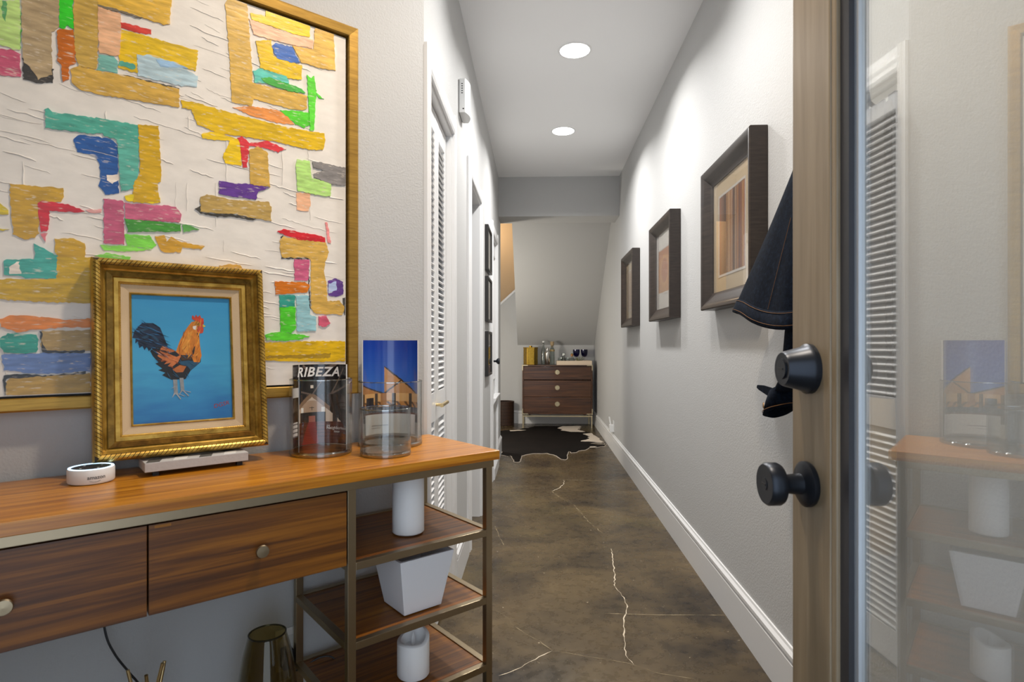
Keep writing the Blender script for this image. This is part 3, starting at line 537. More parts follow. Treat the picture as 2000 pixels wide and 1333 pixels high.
# left hall wall with three openings (closet, passage, utility door)
OP = [(1.925, 2.50, 2.02), (3.16, 3.77, 2.03), (4.76, 5.36, 2.04)]
mb = MB()
poly = [(1.894, 0)]
for a, b, h in OP: poly += [(a, 0), (a, h), (b, h), (b, 0)]
poly += [(6.0, 0), (6.0, CEIL), (1.894, CEIL)]
mb.prism(poly, XL - .12, XL, 'x')
struct(mb.build('wall_left', M_WALL), 'grey hallway wall with louvered closet, passage and far door', 'wall')
struct(MB().box(-1.5, XL - .12, 2.55, 2.65, 0, CEIL).build('wall_closet', M_WALL), 'grey partition between closet and passage', 'wall')
struct(MB().box(-1.55, -1.5, 1.0, 6.0, 0, CEIL).build('wall_room_left', M_WALL), 'grey wall of the room beyond the passage', 'wall')
struct(MB().box(-1.5, XL - .12, 4.05, 4.15, 0, CEIL).build('wall_passage', M_WHITE), 'white partition beyond the passage opening', 'wall')
struct(MB().box(-1.55, XL - .12, 5.9, 6.0, 0, CEIL).build('wall_room_end', M_WALL), 'grey end wall of the side room', 'wall')
# beam, stair slope, knee wall, stairwell
struct(MB().box(-1.5, XR(5.7), 5.68, 6.0, 2.365, CEIL + .1).build('wall_header', M_WALL), 'grey dropped beam across the end of the hallway', 'beam')
SLOPE = [(8.25, 1.11), (8.25, 1.38), (6.0, 2.97), (6.0, 2.69)]
struct(MB().prism(SLOPE, -.262, XR(8.2) - .002, 'x').build('wall_slope', M_WALL), 'sloping grey underside of the staircase', 'wall')
struct(MB().box(-.262, XR(8.25) - .002, 8.25, 8.4, 0, 1.11).build('wall_knee', M_WALL), 'low grey wall behind the dresser under the stairs', 'wall')
struct(MB().prism([(-1.5, 0), (-.262, 0), (-.262, 1.90), (-1.5, .78)], 8.28, 8.38, 'y').build('wall_stair', M_WALL), 'grey stair side wall with sloping white cap', 'wall')
ca, cb = Vector((-1.5, .78)), Vector((-.262, 1.90))
mb = MB(); mb.prism([(ca.x, ca.y), (cb.x, cb.y), (cb.x, cb.y + .035), (ca.x, ca.y + .035)], 8.255, 8.40, 'y')
struct(mb.build('trim_stair_cap', M_WHITE), 'sloping white cap along the stair side wall', 'trim')
struct(MB().box(-1.5, -.2, 9.3, 9.4, 0, 3.6).build('wall_stairwell', M_TAN), 'warm tan wall inside the stairwell', 'wall')
struct(MB().box(-1.6, -1.5, 6.0, 9.4, 0, 3.6).build('wall_landing', M_WALL), 'grey side wall of the stair landing', 'wall')
struct(MB().box(-1.6, 1.0, 6.0, 9.4, 3.6, 3.7).build('ceiling_stairwell', M_CEIL), 'ceiling of the stairwell', 'ceiling')
struct(MB().box(-.262, -.2, 8.4, 9.3, 0, 3.6).build('wall_stair_inner', M_WALL), 'grey inner wall of the stairwell', 'wall')
struct(MB().box(-1.5, XR(6), 5.95, 6.0, CEIL + .1, 3.6).build('wall_above_header', M_WALL), 'grey wall above the beam', 'wall')

# baseboards: 18 cm with a stepped cap
BB = [(0, 0), (.014, 0), (.014, .135), (.010, .142), (.016, .150), (.016, .162), (.008, .172), (.006, .180), (0, .180)]
def baseboard(name, a, b, label):
    """a -> b along the wall foot, the board comes off to the left of the direction of travel"""
    a, b = Vector((a[0], a[1], 0)), Vector((b[0], b[1], 0)); t = (b - a).normalized(); n = Vector((-t.y, t.x, 0)); k = len(BB)
    vs = [q + n * o + Vector((0, 0, z)) for q in (a, b) for o, z in BB]
    fs = [(i, (i + 1) % k, (i + 1) % k + k, i + k) for i in range(k)] + [tuple(range(k)), tuple(reversed(range(k, 2 * k)))]
    return struct(MB().add(vs, fs).build(name, M_WHITE), label, 'baseboard')
baseboard('baseboard_right', (XR(.0), 0.0), (XR(8.25), 8.25), 'tall white baseboard along the right wall')
baseboard('baseboard_left', (XL, 3.075), (XL, 2.615), 'short white baseboard between closet and passage')
baseboard('baseboard_left_far', (XL, 4.66), (XL, 3.885), 'short white baseboard below the small black pictures')
baseboard('baseboard_end', (XL, 5.995), (XL, 5.46), 'short white baseboard past the far door')
baseboard('baseboard_knee', (XR(8.25) - .02, 8.25), (-.262, 8.25), 'white baseboard behind the dresser')
baseboard('baseboard_stair', (-.265, 8.28), (-1.5, 8.28), 'white baseboard below the stair side wall')
q0, q1 = aw(-.1, 0, 0), aw(-2.6, 0, 0)
baseboard('baseboard_angled', (q0.x, q0.y), (q1.x, q1.y), 'white baseboard of the angled wall under the console')

# casings
CAS = [(0, 0), (0, -.016), (.012, -.020), (.03, -.015), (.045, -.017), (.06, -.011), (.085, -.011), (.085, 0)]
def casing(name, y0, y1, h, label, wn=.085, wf=.11):
    """white moulded casing round an opening in the left wall, its jamb lining too"""
    t = thing(name, label, 'door frame', (XL, 0, 0)); t['kind'] = 'structure'
    def post(a, b, wmax):
        k = wmax / .085
        pr = [(o * k, -d) for o, d in CAS]            # (away from the opening, out into the hall)
        return pr
    pr = post(0, 0, wn); mb = MB(); mb.prism([(y0 - o, d) for o, d in pr], 0, h + .085, 'z')
    mb.v = [(d, y, z) for (y, d, z) in mb.v]; mb.build('casing_post', M_WHITE, t)
    pr = post(0, 0, wf); mb = MB(); mb.prism([(y1 + o, d) for o, d in pr], 0, h + .085, 'z')
    mb.v = [(d, y, z) for (y, d, z) in mb.v]; mb.build('casing_post', M_WHITE, t)
    pr = post(0, 0, .085); mb = MB(); mb.prism([(h + o, d) for o, d in pr], y0, y1, 'z')
    mb.v = [(d, z, y) for (y, d, z) in mb.v]; mb.build('casing_head', M_WHITE, t)
    mb = MB().box(-.12, .004, y0, y0 + .014, 0, h).box(-.12, .004, y1 - .014, y1, 0, h).box(-.12, .004, y0 + .014, y1 - .014, h - .014, h)
    mb.build('jamb_lining', M_WHITE, t)
    return t
casing('trim_closet', 1.925, 2.50, 2.02, 'white moulded casing around the louvered closet doors', wn=.03)
casing('trim_passage', 3.16, 3.77, 2.03, 'white moulded casing around the open passage')
casing('trim_utility', 4.76, 5.36, 2.04, 'white moulded casing around the far closed door')

# ------------------------------------------------------------------ louvered bifold closet door
ld = thing('door_2', 'white louvered bifold closet door with brass pull', 'door', (XL - .048, 0, 0)); ld['kind'] = 'structure'
slat = MB().add([(-.004, 0, 0), (.0, 0, .004), (.030, 0, -.022), (.026, 0, -.027)] + [(-.004, 1, 0), (.0, 1, .004), (.030, 1, -.022), (.026, 1, -.027)],
                [(0, 1, 2, 3), (7, 6, 5, 4), (0, 4, 5, 1), (1, 5, 6, 2), (2, 6, 7, 3), (3, 7, 4, 0)]).mesh('slat')
slat.materials.append(M_WHITE)
for y0, wd in ((1.941, .304), (2.247, .237)):
    leaf = thing('leaf', 'louvered leaf', '', (0, y0, 0)); del leaf['label']; del leaf['category']; leaf.parent = ld
    st = .042
    for a, b in ((0, st), (wd - st, wd)): box('stile', M_WHITE, leaf, 0, .03, a, b, .015, 2.0, .002)
    for z0, z1 in ((.015, .13), (.82, .93), (1.92, 2.0)): box('rail', M_WHITE, leaf, .001, .029, st, wd - st, z0, z1, .001)
    for z0, z1 in ((.13, .82), (.93, 1.92)):
        n = int((z1 - z0 - .012) / .025)
        for k in range(n):
            o = bpy.data.objects.new('slat', slat); COL.objects.link(o); o.parent = leaf
            o.location = (0.002, st, z0 + .032 + k * .025); o.scale = (.9, wd - 2 * st, 1)
mb = MB(); mb.tube([(.03, 2.233, .88), (.055, 2.233, .88)], .006, 10); mb.tube([(.056, 2.205, .88), (.056, 2.345, .88)], .0075, 12)
mb.build('pull_handle', BRASS, ld, smooth=True)

# far closed door with perforated lower panel
def perforated():
    m = bpy.data.materials.new('perforated_white_panel'); m.use_nodes = True
    nt = m.node_tree; b = nt.nodes['Principled BSDF']; N = nt.nodes.new; L = nt.links.new
    tc = N('ShaderNodeTexCoord'); mp = N('ShaderNodeMapping'); mp.inputs['Scale'].default_value = (1, 45, 45); mp.inputs['Rotation'].default_value = (R(45), 0, 0)
    vo = N('ShaderNodeTexVoronoi'); vo.inputs['Randomness'].default_value = 0; vo.inputs['Scale'].default_value = 1; vo.voronoi_dimensions = '2D'
    sx = N('ShaderNodeSeparateXYZ'); cx = N('ShaderNodeCombineXYZ')
    L(tc.outputs['Object'], mp.inputs[0]); L(mp.outputs[0], sx.inputs[0]); L(sx.outputs[1], cx.inputs[0]); L(sx.outputs[2], cx.inputs[1]); L(cx.outputs[0], vo.inputs['Vector'])
    mr = N('ShaderNodeMapRange'); mr.inputs['From Min'].default_value = .24; mr.inputs['From Max'].default_value = .28; L(vo.outputs['Distance'], mr.inputs[0])
    mx = N('ShaderNodeMix'); mx.data_type = 'RGBA'; mx.inputs['A'].default_value = (.12, .12, .12, 1); mx.inputs['B'].default_value = (.76, .76, .76, 1)
    L(mr.outputs[0], mx.inputs['Factor']); L(mx.outputs['Result'], b.inputs['Base Color']); b.inputs['Roughness'].default_value = .4
    return m
PERF = perforated()
d4 = thing('door_3', 'white far door with black knob and perforated lower panel', 'door', (XL - .012, 4.776, 0)); d4['kind'] = 'structure'
box('door_leaf', M_WHITE, d4, -.035, 0, 0, .568, .01, 2.02, .002)
mbp = MB(); mbp.prism([(0, 0), (.568, 0), (.568, 1), (0, 1)], 0, .001, 'x')
rails_t = thing('upper_panel', '', ''); del rails_t['label']; del rails_t['category']; rails_t.parent = d4; rails_t.location = (0, .284, .80); rails_t.rotation_euler = (0, 0, PI / 2)
rails(rails_t, .40, 1.1, [(0, 0), (0, -.008), (.012, -.012), (.03, -.002), (.03, 0)], M_WHITE, 'panel_moulding')
MB().prism([(0, .62), (.03, .62), (.05, .655), (.05, .67), (0, .67)], 0, .568, 'y').build('ledge', M_WHITE, d4)
box('perforated_panel', PERF, d4, 0, .014, .02, .55, .12, .62)
MB().prism([(0, .0), (.04, .0), (.04, .085), (.03, .1), (.016, .12), (0, .12)], 0, .568, 'y').build('kick_board', M_WHITE, d4)
hz = box('hinge', BLACKM, d4, 0, .006, .06, .085, 1.86, 1.95)
kp = box('knob_plate', BLACKM, d4, 0, .006, .07, .115, .935, 1.03, .002)
mb = MB().lathe([(.018, 0), (.018, .01), (.009, .014), (.009, .04), (.022, .05), (.026, .06), (.022, .07), (0, .072)], 20)
kb = mb.build('knob', BLACKM, d4, smooth=True); kb.rotation_euler = (0, PI / 2, 0); kb.location = (.004, .092, .975)

# ------------------------------------------------------------------ entry door, swung open: bronze painted, one big coated pane
DA = R(2.0)
dr = thing('door_1', 'open entry door with bronze frame and large reflective glass pane', 'door', (.466, .10, 0), DA); dr['kind'] = 'structure'
BR_PAINT = noise_mat('bronze_door_paint', [(.3, '7a6a52'), (.55, '8d7c63'), (.8, '9d8d74')], scale=(20, 20, 1.2), nscale=2, detail=6, rough=.4, bump=.08)
DK_BEAD = pmat('dark_glazing_bead', (.035, .035, .04), rough=.35)
ALU = pmat('pale_spacer', (.62, .66, .70), rough=.3, metal=.5)
T = .045; DW = .908; DH = 2.06; ST = .118
# local x: thickness (0 = outside face, looking left into the hall), local y: along the door from the hinge
box('stile', BR_PAINT, dr, -.0, T, DW - ST, DW, .012, DH, .003)
box('stile', BR_PAINT, dr, -.0, T, 0, ST, .012, DH, .003)
box('top_rail', BR_PAINT, dr, 0, T, ST, DW - ST, DH - .13, DH, .002)
box('bottom_rail', BR_PAINT, dr, 0, T, ST, DW - ST, .012, .26, .002)
gz0, gz1, gy0, gy1 = .26, DH - .13, ST, DW - ST
for y0, y1 in ((gy1 - .014, gy1), (gy0, gy0 + .014)): box('glazing_bead', BR_PAINT, dr, .002, T - .002, y0, y1, gz0, gz1, .003)
for y0, y1 in ((gy1 - .036, gy1 - .014), (gy0 + .014, gy0 + .036)): box('gasket', DK_BEAD, dr, .008, T - .008, y0, y1, gz0, gz1)
for y0, y1 in ((gy1 - .046, gy1 - .036), (gy0 + .036, gy0 + .046)): box('spacer', ALU, dr, .016, T - .016, y0, y1, gz0, gz1)
box('pane', DOORGLASS, dr, .0205, .0245, gy0 + .02, gy1 - .02, gz0, gz1)
def on_door(mb, name, y, z, mat, inward=False, **k):
    o = mb.build(name, mat, dr, smooth=True, **k); o.location = (T if inward else 0, y, z); o.rotation_euler = (0, PI / 2 if inward else -PI / 2, 0); return o
ky = DW - .058
knob = [(.034, 0), (.036, .004), (.036, .009), (.030, .013), (.017, .015), (.015, .036), (.018, .042), (.031, .047), (.034, .052), (.034, .068), (.031, .072), (.010, .0715), (.010, .0725), (0, .0725)]
k1 = on_door(MB().lathe(knob, 36), 'knob', ky, .888, BLACKM)
box('keyway', BLACKP, k1, -.0015, .0015, -.007, .007, .072, .0735)
k2 = on_door(MB().lathe(knob, 36), 'knob', ky, .888, BLACKM, True)
b1 = on_door(MB().lathe([(.040, 0), (.040, .006), (.036, .010), (.028, .040), (.026, .044), (.016, .0435), (.016, .046), (0, .046)], 36), 'deadbolt', ky, 1.072, BLACKM)
box('keyway', BLACKP, b1, -.0015, .0015, -.008, .008, .0455, .047)
on_door(MB().lathe([(.030, 0), (.030, .008), (.024, .014), (0, .014)], 28), 'thumb_turn', ky, 1.072, BLACKM, True)

# ------------------------------------------------------------------ recessed ceiling lights (each with its own lamp)
TRIMW = pmat('light_trim', (.85, .85, .85), rough=.4)
LENS = pmat('light_lens', (1, 1, 1), rough=.5, emit=(1, .98, .95, 6.0))
def downlight(x, y, label, watts, rgb):
    t = thing('ceiling_light', label, 'ceiling light', (x, y, CEIL), 0, 'recessed ceiling lights')
    MB().lathe([(.082, -.001), (.083, -.004), (.092, -.003), (.094, -.0), (.082, -.0)], 40, closed=True).build('trim_ring', TRIMW, t, smooth=True)
    MB().lathe([(.0, -.003), (.0815, -.003), (.0815, -.0005), (0, -.0005)], 40).build('lens', LENS, t)
    la = bpy.data.lights.new('lamp', 'AREA'); la.shape = 'DISK'; la.size = .13; la.energy = watts; la.color = rgb; la.spread = R(150)
    lo = bpy.data.objects.new('lamp', la); COL.objects.link(lo); lo.parent = t; lo.location = (0, 0, -.012)
    return t
downlight(.215, 3.25, 'larger nearer round recessed light glowing in the hallway ceiling', HALL_W, HALL_RGB)
downlight(.208, 4.47, 'smaller farther round recessed light near the beam', HALL_W * 1.15, HALL_RGB)
downlight(.215, 2.03, 'round recessed light above the hallway mouth, over the frame edge', HALL_W * .62, HALL_RGB)
downlight(.04, 1.12, 'round recessed warm light above the entry', ENTRY_W, ENTRY_RGB)
la = bpy.data.lights.new('stairwell_lamp', 'POINT'); la.energy = STAIR_W; la.color = (1, .74, .46); la.shadow_soft_size = .12
lo = bpy.data.objects.new('stairwell_lamp', la); COL.objects.link(lo); lo.location = (-.85, 8.85, 2.9)
la = bpy.data.lights.new('landing_lamp', 'POINT'); la.energy = LANDING_W; la.color = (1, .93, .82); la.shadow_soft_size = .12
lo = bpy.data.objects.new('landing_lamp', la); COL.objects.link(lo); lo.location = (-1.02, 6.35, 1.05)

# ------------------------------------------------------------------ console table
ct = thing('console_table', 'long walnut console table with bronze metal frame, drawers and open shelves', 'table', aw(0, 0, 0), ROT_A)
X0, X1 = -1.262, .006; D0, D1 = -.020, -.394      # local y: back, front
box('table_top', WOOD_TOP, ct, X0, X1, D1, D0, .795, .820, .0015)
LG = .020
fx = [(-1.252, -1.232), (-.431, -.411), (-.034, -.014)]
for i, (a, b) in enumerate(fx):
    for y0, y1 in ((-.386, -.368), (-.046, -.028)):
        box('leg', BRONZE, ct, a, b, y0, y1, 0, .777, .001)
for y0, y1 in ((-.388, -.366), (-.048, -.026)): box('rail', BRONZE, ct, X0 + .008, -.010, y0, y1, .776, .795, .001)
for a, b in (fx[0], fx[2]): box('rail', BRONZE, ct, a, b, -.366, -.048, .776, .795, .001)
for zt in (.606, .421, .238):
    for y0, y1 in ((-.386, -.368), (-.046, -.028)): box('shelf_rail', BRONZE, ct, -.411, -.034, y0, y1, zt - .018, zt, .001)
    for a, b in ((-.431, -.413), (-.032, -.014)): box('shelf_rail', BRONZE, ct, a, b, -.368, -.046, zt - .018, zt, .001)
    box('shelf', WOOD, ct, -.4125, -.0325, -.3675, -.0465, zt - .016, zt - .003)
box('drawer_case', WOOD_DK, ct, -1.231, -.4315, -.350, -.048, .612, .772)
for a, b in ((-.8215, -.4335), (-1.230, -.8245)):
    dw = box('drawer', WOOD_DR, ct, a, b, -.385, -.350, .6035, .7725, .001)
    mb = MB().lathe([(.006, 0), (.006, .010), (.0125, .014), (.0135, .018), (.012, .021), (0, .0215)], 24)
    kx = -.623 if a > -1 else -1.026
    kn = mb.build('knob', BRASS if False else BRONZE_KNOB if 'BRONZE_KNOB' in globals() else BRONZE, dw, smooth=True); kn.location = (kx, -.385, .684); kn.rotation_euler = (R(90), 0, 0)
ch = box('veneer_chip', pmat('raw_veneer_chip', '9a6420', rough=.6), ct, -.812, -.785, -.3853, -.3848, .7655, .7705)

# ------------------------------------------------------------------ abstract painting on the angled wall
CANVAS = obj_color_mat('canvas_paint', rough=.45, bump=.35, bdist=.0015, stretch=(1.5, 1, 3), lo=.94, hi=1.05)
PAINT = obj_color_mat('oil_paint', rough=.36, bump=.4, bdist=.0015, stretch=(2, 1, 9), lo=.74, hi=1.22, dry=.6)
PX0, PX1, PZ0, PZ1 = -1.66, -.245, .967, 2.046
pt = thing('abstract_painting', 'large abstract painting of colourful blocks on cream in thin gold frame', 'painting', aw((PX0 + PX1) / 2, 0, PZ0), ROT_A)
pw, ph = PX1 - PX0, PZ1 - PZ0
rails(pt, pw, ph, [(0, -.002), (0, -.036), (.004, -.038), (.027, -.036), (.029, -.034), (.029, -.002)], GOLD_FLAT)
cvs = box('canvas', CANVAS, pt, -pw / 2 + .034, pw / 2 - .034, -.024, -.006, .034, ph - .034)
cvs.color = hexc('ebe4da')
box('backing', BLACKP, pt, -pw / 2 + .027, pw / 2 - .027, -.006, -.002, .027, ph - .027)
rnd = random.Random(3)
def stroke_mesh(poly, th, jit=.0015, step=.005):
    pts = []
    n = len(poly)
    for i in range(n):
        a, b = poly[i], poly[(i + 1) % n]; k = max(1, int(math.dist(a, b) / step))
        for j in range(k):
            t = j / k; pts.append((a[0] + (b[0] - a[0]) * t + rnd.uniform(-jit, jit), a[1] + (b[1] - a[1]) * t + rnd.uniform(-jit, jit)))
    return pts
lim = lambda p: (min(max(p[0] - (PX0 + PX1) / 2, -pw / 2 + .036), pw / 2 - .036), min(max(p[1] - PZ0, .036), ph - .036))
for i, (col, poly) in enumerate(STROKES):
    pts = [lim(p) for p in stroke_mesh(poly, 0)]
    pts = [p for j, p in enumerate(pts) if math.dist(p, pts[j - 1]) > 1e-4]
    top = -.0255 - .00016 * (i % 12) - .0006 * rnd.random()
    o = MB().prism(pts, -.0238, top, 'y').build('paint_stroke', PAINT, cvs); o.color = hexc(col, 1.25)
# thick cream ridges left by the palette knife
mb = MB()
for k in range(340):
    x = rnd.uniform(-pw / 2 + .05, pw / 2 - .12); z = rnd.uniform(.06, ph - .06); ln = rnd.uniform(.03, .12)
    hor = rnd.random() < .84; r0 = rnd.uniform(.0005, .0017); n = 6; L = []
    for j in range(n + 1):
        t = j / n
        L.append((min(x + ln * t, pw / 2 - .04), -.0243, z + rnd.uniform(-.002, .002) - .01 * t) if hor else (x + rnd.uniform(-.0015, .0015), -.0243, min(z + ln * t, ph - .04)))
    mb.tube(L, [r0 * (.3 if j in (0, n) else 1) for j in range(n + 1)], 5)
rg = mb.build('knife_ridges', CANVAS, cvs, smooth=True); rg.color = hexc('ebe4da'); rg['kind'] = 'stuff'

# ------------------------------------------------------------------ stone tile and rooster picture
tl = thing('stone_tile', 'grey and white patterned stone tile lying under the rooster picture', 'tile', aw(-.694, .122, .831), ROT_A + R(1))
for fx_ in (-.09, .085):
    for fy in (-.03, .02): box('foot', BLACKP, tl, fx_, fx_ + .012, fy, fy + .012, -.011, 0)
box('slab', pmat('grey_stone', (.50, .49, .48), rough=.75, bump=.4, bscale=90, bdist=.002), tl, -.107, .107, -.043, .043, 0, .0205, .0012)
PALE = pmat('pale_inlay', (.74, .73, .71), rough=.5); DARKS = pmat('dark_inlay', (.10, .098, .092), rough=.5)
for k in range(4):
    x = -.105 + k * .0525
    for a, b, c, dd, mt in (((x, -.0415), (x + .0262, -.0415), (x + .0393, 0), (x + .0131, 0), PALE if k % 2 else DARKS), ((x + .0131, 0), (x + .0393, 0), (x + .0262, .0415), (x, .0415), DARKS if k % 2 else PALE)):
        MB().prism([a, b, c, dd], .0203, .0211, 'z').build('inlay', mt, tl)
LEAN = R(6.6)
rw, rh = .362, .452
rp = thing('rooster_picture', 'rooster painting on blue ground in ornate gold frame leaning on the wall', 'picture', aw(-.7085, .088, .8524), ROT_A)
rp.rotation_euler = (-LEAN, 0, ROT_A)
rp.rotation_mode = 'XYZ'
rails(rp, rw, rh, [(0, 0), (0, -.036), (.003, -.0435), (.0165, -.0435), (.018, -.040), (.022, -.030), (.030, -.022), (.038, -.024), (.042, -.028), (.050, -.028), (.054, -.022), (.054, 0)], GOLD)
rails(rp, rw - .056, rh - .056, [(0, -.026), (0, -.0275), (.011, -.0305), (.013, -.0275), (.013, -.026)], GOLD_DK, 'frame_band', oz=.028)
mb = MB()
def beads(mb, inset, y, r, pitch, skew):
    a, b = rw / 2 - inset, rh / 2 - inset
    for (xa, za, xb, zb) in ((-a, -b, a, -b), (a, -b, a, b), (a, b, -a, b), (-a, b, -a, -b)):
        ln = math.hypot(xb - xa, zb - za); n = int(ln / pitch); ux, uz = (xb - xa) / ln, (zb - za) / ln
        for k in range(n):
            t = (k + .5) * ln / n; cx, cz = xa + ux * t, za + uz * t + rh / 2
            h = ln / n * .41
            vs = []
            for e in (-1, 1):
                for j in range(6):
                    an = PI * j / 5; off = r * math.cos(an); up = r * math.sin(an) * (1.0)
                    px = cx + ux * (e * h + skew * off) - uz * off; pz = cz + uz * (e * h + skew * off) + ux * off
                    vs.append((px, y - up * (1 if True else 0), pz))
            fs = [(j, j + 1, j + 7, j + 6) for j in range(5)] + [tuple(range(6)), tuple(range(11, 5, -1)), (0, 6, 11, 5)]
            mb.add(vs, fs)
beads(mb, .0095, -.0445, .0068, .0088, .75)
rails(rp, rw, rh, [(.002, -.040), (.003, -.0440), (.0165, -.0440), (.0175, -.040)], pmat('rope_groove', (.05, .03, .01), rough=.6), 'rope_bed')
rope = mb.build('rope_moulding', GOLD, rp); rope['kind'] = 'stuff'
mb = MB(); beads(mb, .0525, -.0215, .0026, .0052, 0)
bd = mb.build('bead_moulding', GOLD, rp); bd['kind'] = 'stuff'
lin = thing('liner', '', ''); del lin['label']; del lin['category']; lin.parent = rp; lin.location = (0, 0, .054)
rails(lin, rw - .108, rh - .108, [(0, 0), (0, -.021), (.018, -.0165), (.018, 0)], LINEN, 'linen_rail')
li2 = thing('inner_lip', '', ''); del li2['label']; del li2['category']; li2.parent = rp; li2.location = (0, 0, .072)
rails(li2, rw - .144, rh - .144, [(0, 0), (0, -.018), (.002, -.0195), (.0045, -.016), (.0045, 0)], GOLD, 'lip_rail')
cw, chh = rw - .153, rh - .153
def blue_board():
    m = bpy.data.materials.new('painted_blue_ground'); m.use_nodes = True
    nt = m.node_tree; b = nt.nodes['Principled BSDF']; N = nt.nodes.new; L = nt.links.new
    tc = N('ShaderNodeTexCoord'); sx = N('ShaderNodeSeparateXYZ'); L(tc.outputs['Object'], sx.inputs[0])
    no = N('ShaderNodeTexNoise'); no.inputs['Scale'].default_value = 9; no.inputs['Detail'].default_value = 5; mp = N('ShaderNodeMapping'); mp.inputs['Scale'].default_value = (1, 1, 4); L(tc.outputs['Object'], mp.inputs[0]); L(mp.outputs[0], no.inputs['Vector'])
    ma = N('ShaderNodeMath'); ma.operation = 'MULTIPLY_ADD'; ma.inputs[1].default_value = .16; L(no.outputs['Fac'], ma.inputs[0]); L(sx.outputs[2], ma.inputs[2])
    mr = N('ShaderNodeMapRange'); mr.inputs['From Min'].default_value = .13; mr.inputs['From Max'].default_value = .47; L(ma.outputs[0], mr.inputs[0])
    cr = N('ShaderNodeValToRGB'); e = cr.color_ramp.elements; e[0].color = hexc('1a5ba2'); e[1].color = hexc('2f8fc2'); x = e.new(.45); x.color = hexc('3f9cc6')
    L(mr.outputs[0], cr.inputs[0]); L(cr.outputs[0], b.inputs['Base Color']); b.inputs['Roughness'].default_value = .45
    return m
board = box('board', blue_board(), rp, -cw / 2, cw / 2, -.011, -.004, .0765, rh - .0765)
FLATP = obj_color_mat('flat_oil_paint', rough=.5, bump=.15, bdist=.001, stretch=(6, 1, 6))
for i, (col, poly) in enumerate(ROOSTER):
    pts = [(-cw / 2 + u * cw, .0765 + v * chh) for u, v in poly]
    o = MB().prism(pts, -.0108, -.0112 - .00004 * i, 'y').build('painted_shape', FLATP, board); o.color = hexc(col)
def feathers(col, n, area, ang, ln, wd, seed):
    rn = random.Random(seed); mb = MB()
    for k in range(n):
        for _ in range(30):
            u, v = rn.random(), rn.random()
            if inside((u, v), area): break
        else: continue
        a = ang + rn.uniform(-.35, .35); l = ln * rn.uniform(.6, 1.3); w = wd * rn.uniform(.6, 1.2)
        cx, cz = -cw / 2 + u * cw, .0765 + v * chh; dx, dz = math.cos(a) * l, math.sin(a) * l; nx, nz = -math.sin(a) * w, math.cos(a) * w
        mb.prism([(cx - dx, cz - dz), (cx + nx, cz + nz), (cx + dx, cz + dz), (cx - nx, cz - nz)], -.0120, -.0123 - .00001 * k, 'y')
    o = mb.build('feather_strokes', FLATP, board); o.color = hexc(col); o['kind'] = 'stuff'
feathers('e09a3a', 26, ROOSTER[8][1], R(72), .011, .0011, 1)
feathers('9a5412', 18, ROOSTER[8][1], R(72), .010, .0009, 2)
feathers('2f6a9a', 22, ROOSTER[0][1], R(150), .012, .0009, 3)
feathers('0a1220', 22, ROOSTER[0][1], R(140), .014, .0011, 4)
feathers('8a3c14', 12, ROOSTER[4][1], R(150), .009, .0010, 5)
feathers('e0905a', 12, ROOSTER[4][1], R(150), .009, .0009, 6)
feathers('2a5f80', 16, ROOSTER[3][1], R(130), .008, .0008, 7)
feathers('d8dcde', 10, ROOSTER[19][1], R(85), .004, .0009, 8)
SIGN = pmat('signature_red', '9c3a28', rough=.5)
text_part('DGSR', .014, lambda x, y: (cw * .30 + x, -.0114, .0765 + chh * .085 + y + x * .22), 'signature', SIGN, board)

# ------------------------------------------------------------------ smart speaker
sp = thing('smart_speaker', 'small round white smart speaker with glowing blue ring on the console', 'speaker', aw(-.893, .135, .820), ROT_A)
MB().lathe([(.036, 0), (.0405, .002), (.042, .005), (.042, .029), (.0405, .0315), (.037, .0318), (.037, .030), (0, .030)], 56).build('body', WHITEP, sp, smooth=True)
MB().lathe([(.0355, .0305), (.0355, .0316), (0, .0318)], 48).build('top_plate', pmat('speaker_top', (.028, .026, .024), rough=.5), sp, smooth=True)
MB().lathe([(.0358, .0310), (.0358, .0325), (.0402, .0325), (.0402, .0310)], 56, closed=True).build('light_ring', pmat('blue_light_ring', (.6, .8, 1), emit=(.45, .72, 1.0, 1.6)), sp, smooth=True)
for k in range(4):
    a = k * PI / 2 + .5; MB().lathe([(.0022, .0317), (.0022, .0321), (0, .0321)], 12, (.022 * math.cos(a), .022 * math.sin(a), 0)).build('button', WHITEP, sp)
GREYI = pmat('grey_print', (.10, .10, .10), rough=.6)
def around(r, a0, z0):
    return lambda x, y: (r * math.sin(a0 + x / r), -r * math.cos(a0 + x / r), z0 + y)
A0 = -R(23) + R(10)
text_part('amazon', .0105, around(.0423, A0 - .0, .0125), 'brand_text', GREYI, sp, bold=.0002)
sm = [(.004 + .019 * t, -.0035 - .0022 * math.sin(PI * t)) for t in [i / 10 for i in range(11)]]
pf = around(.0423, A0, .0125); vs = [pf(x, y) for x, y in sm] + [pf(x, y - .0008) for x, y in sm]
MB().add(vs, [(i, i + 1, i + 12, i + 11) for i in range(10)]).build('brand_smile', GREYI, sp)

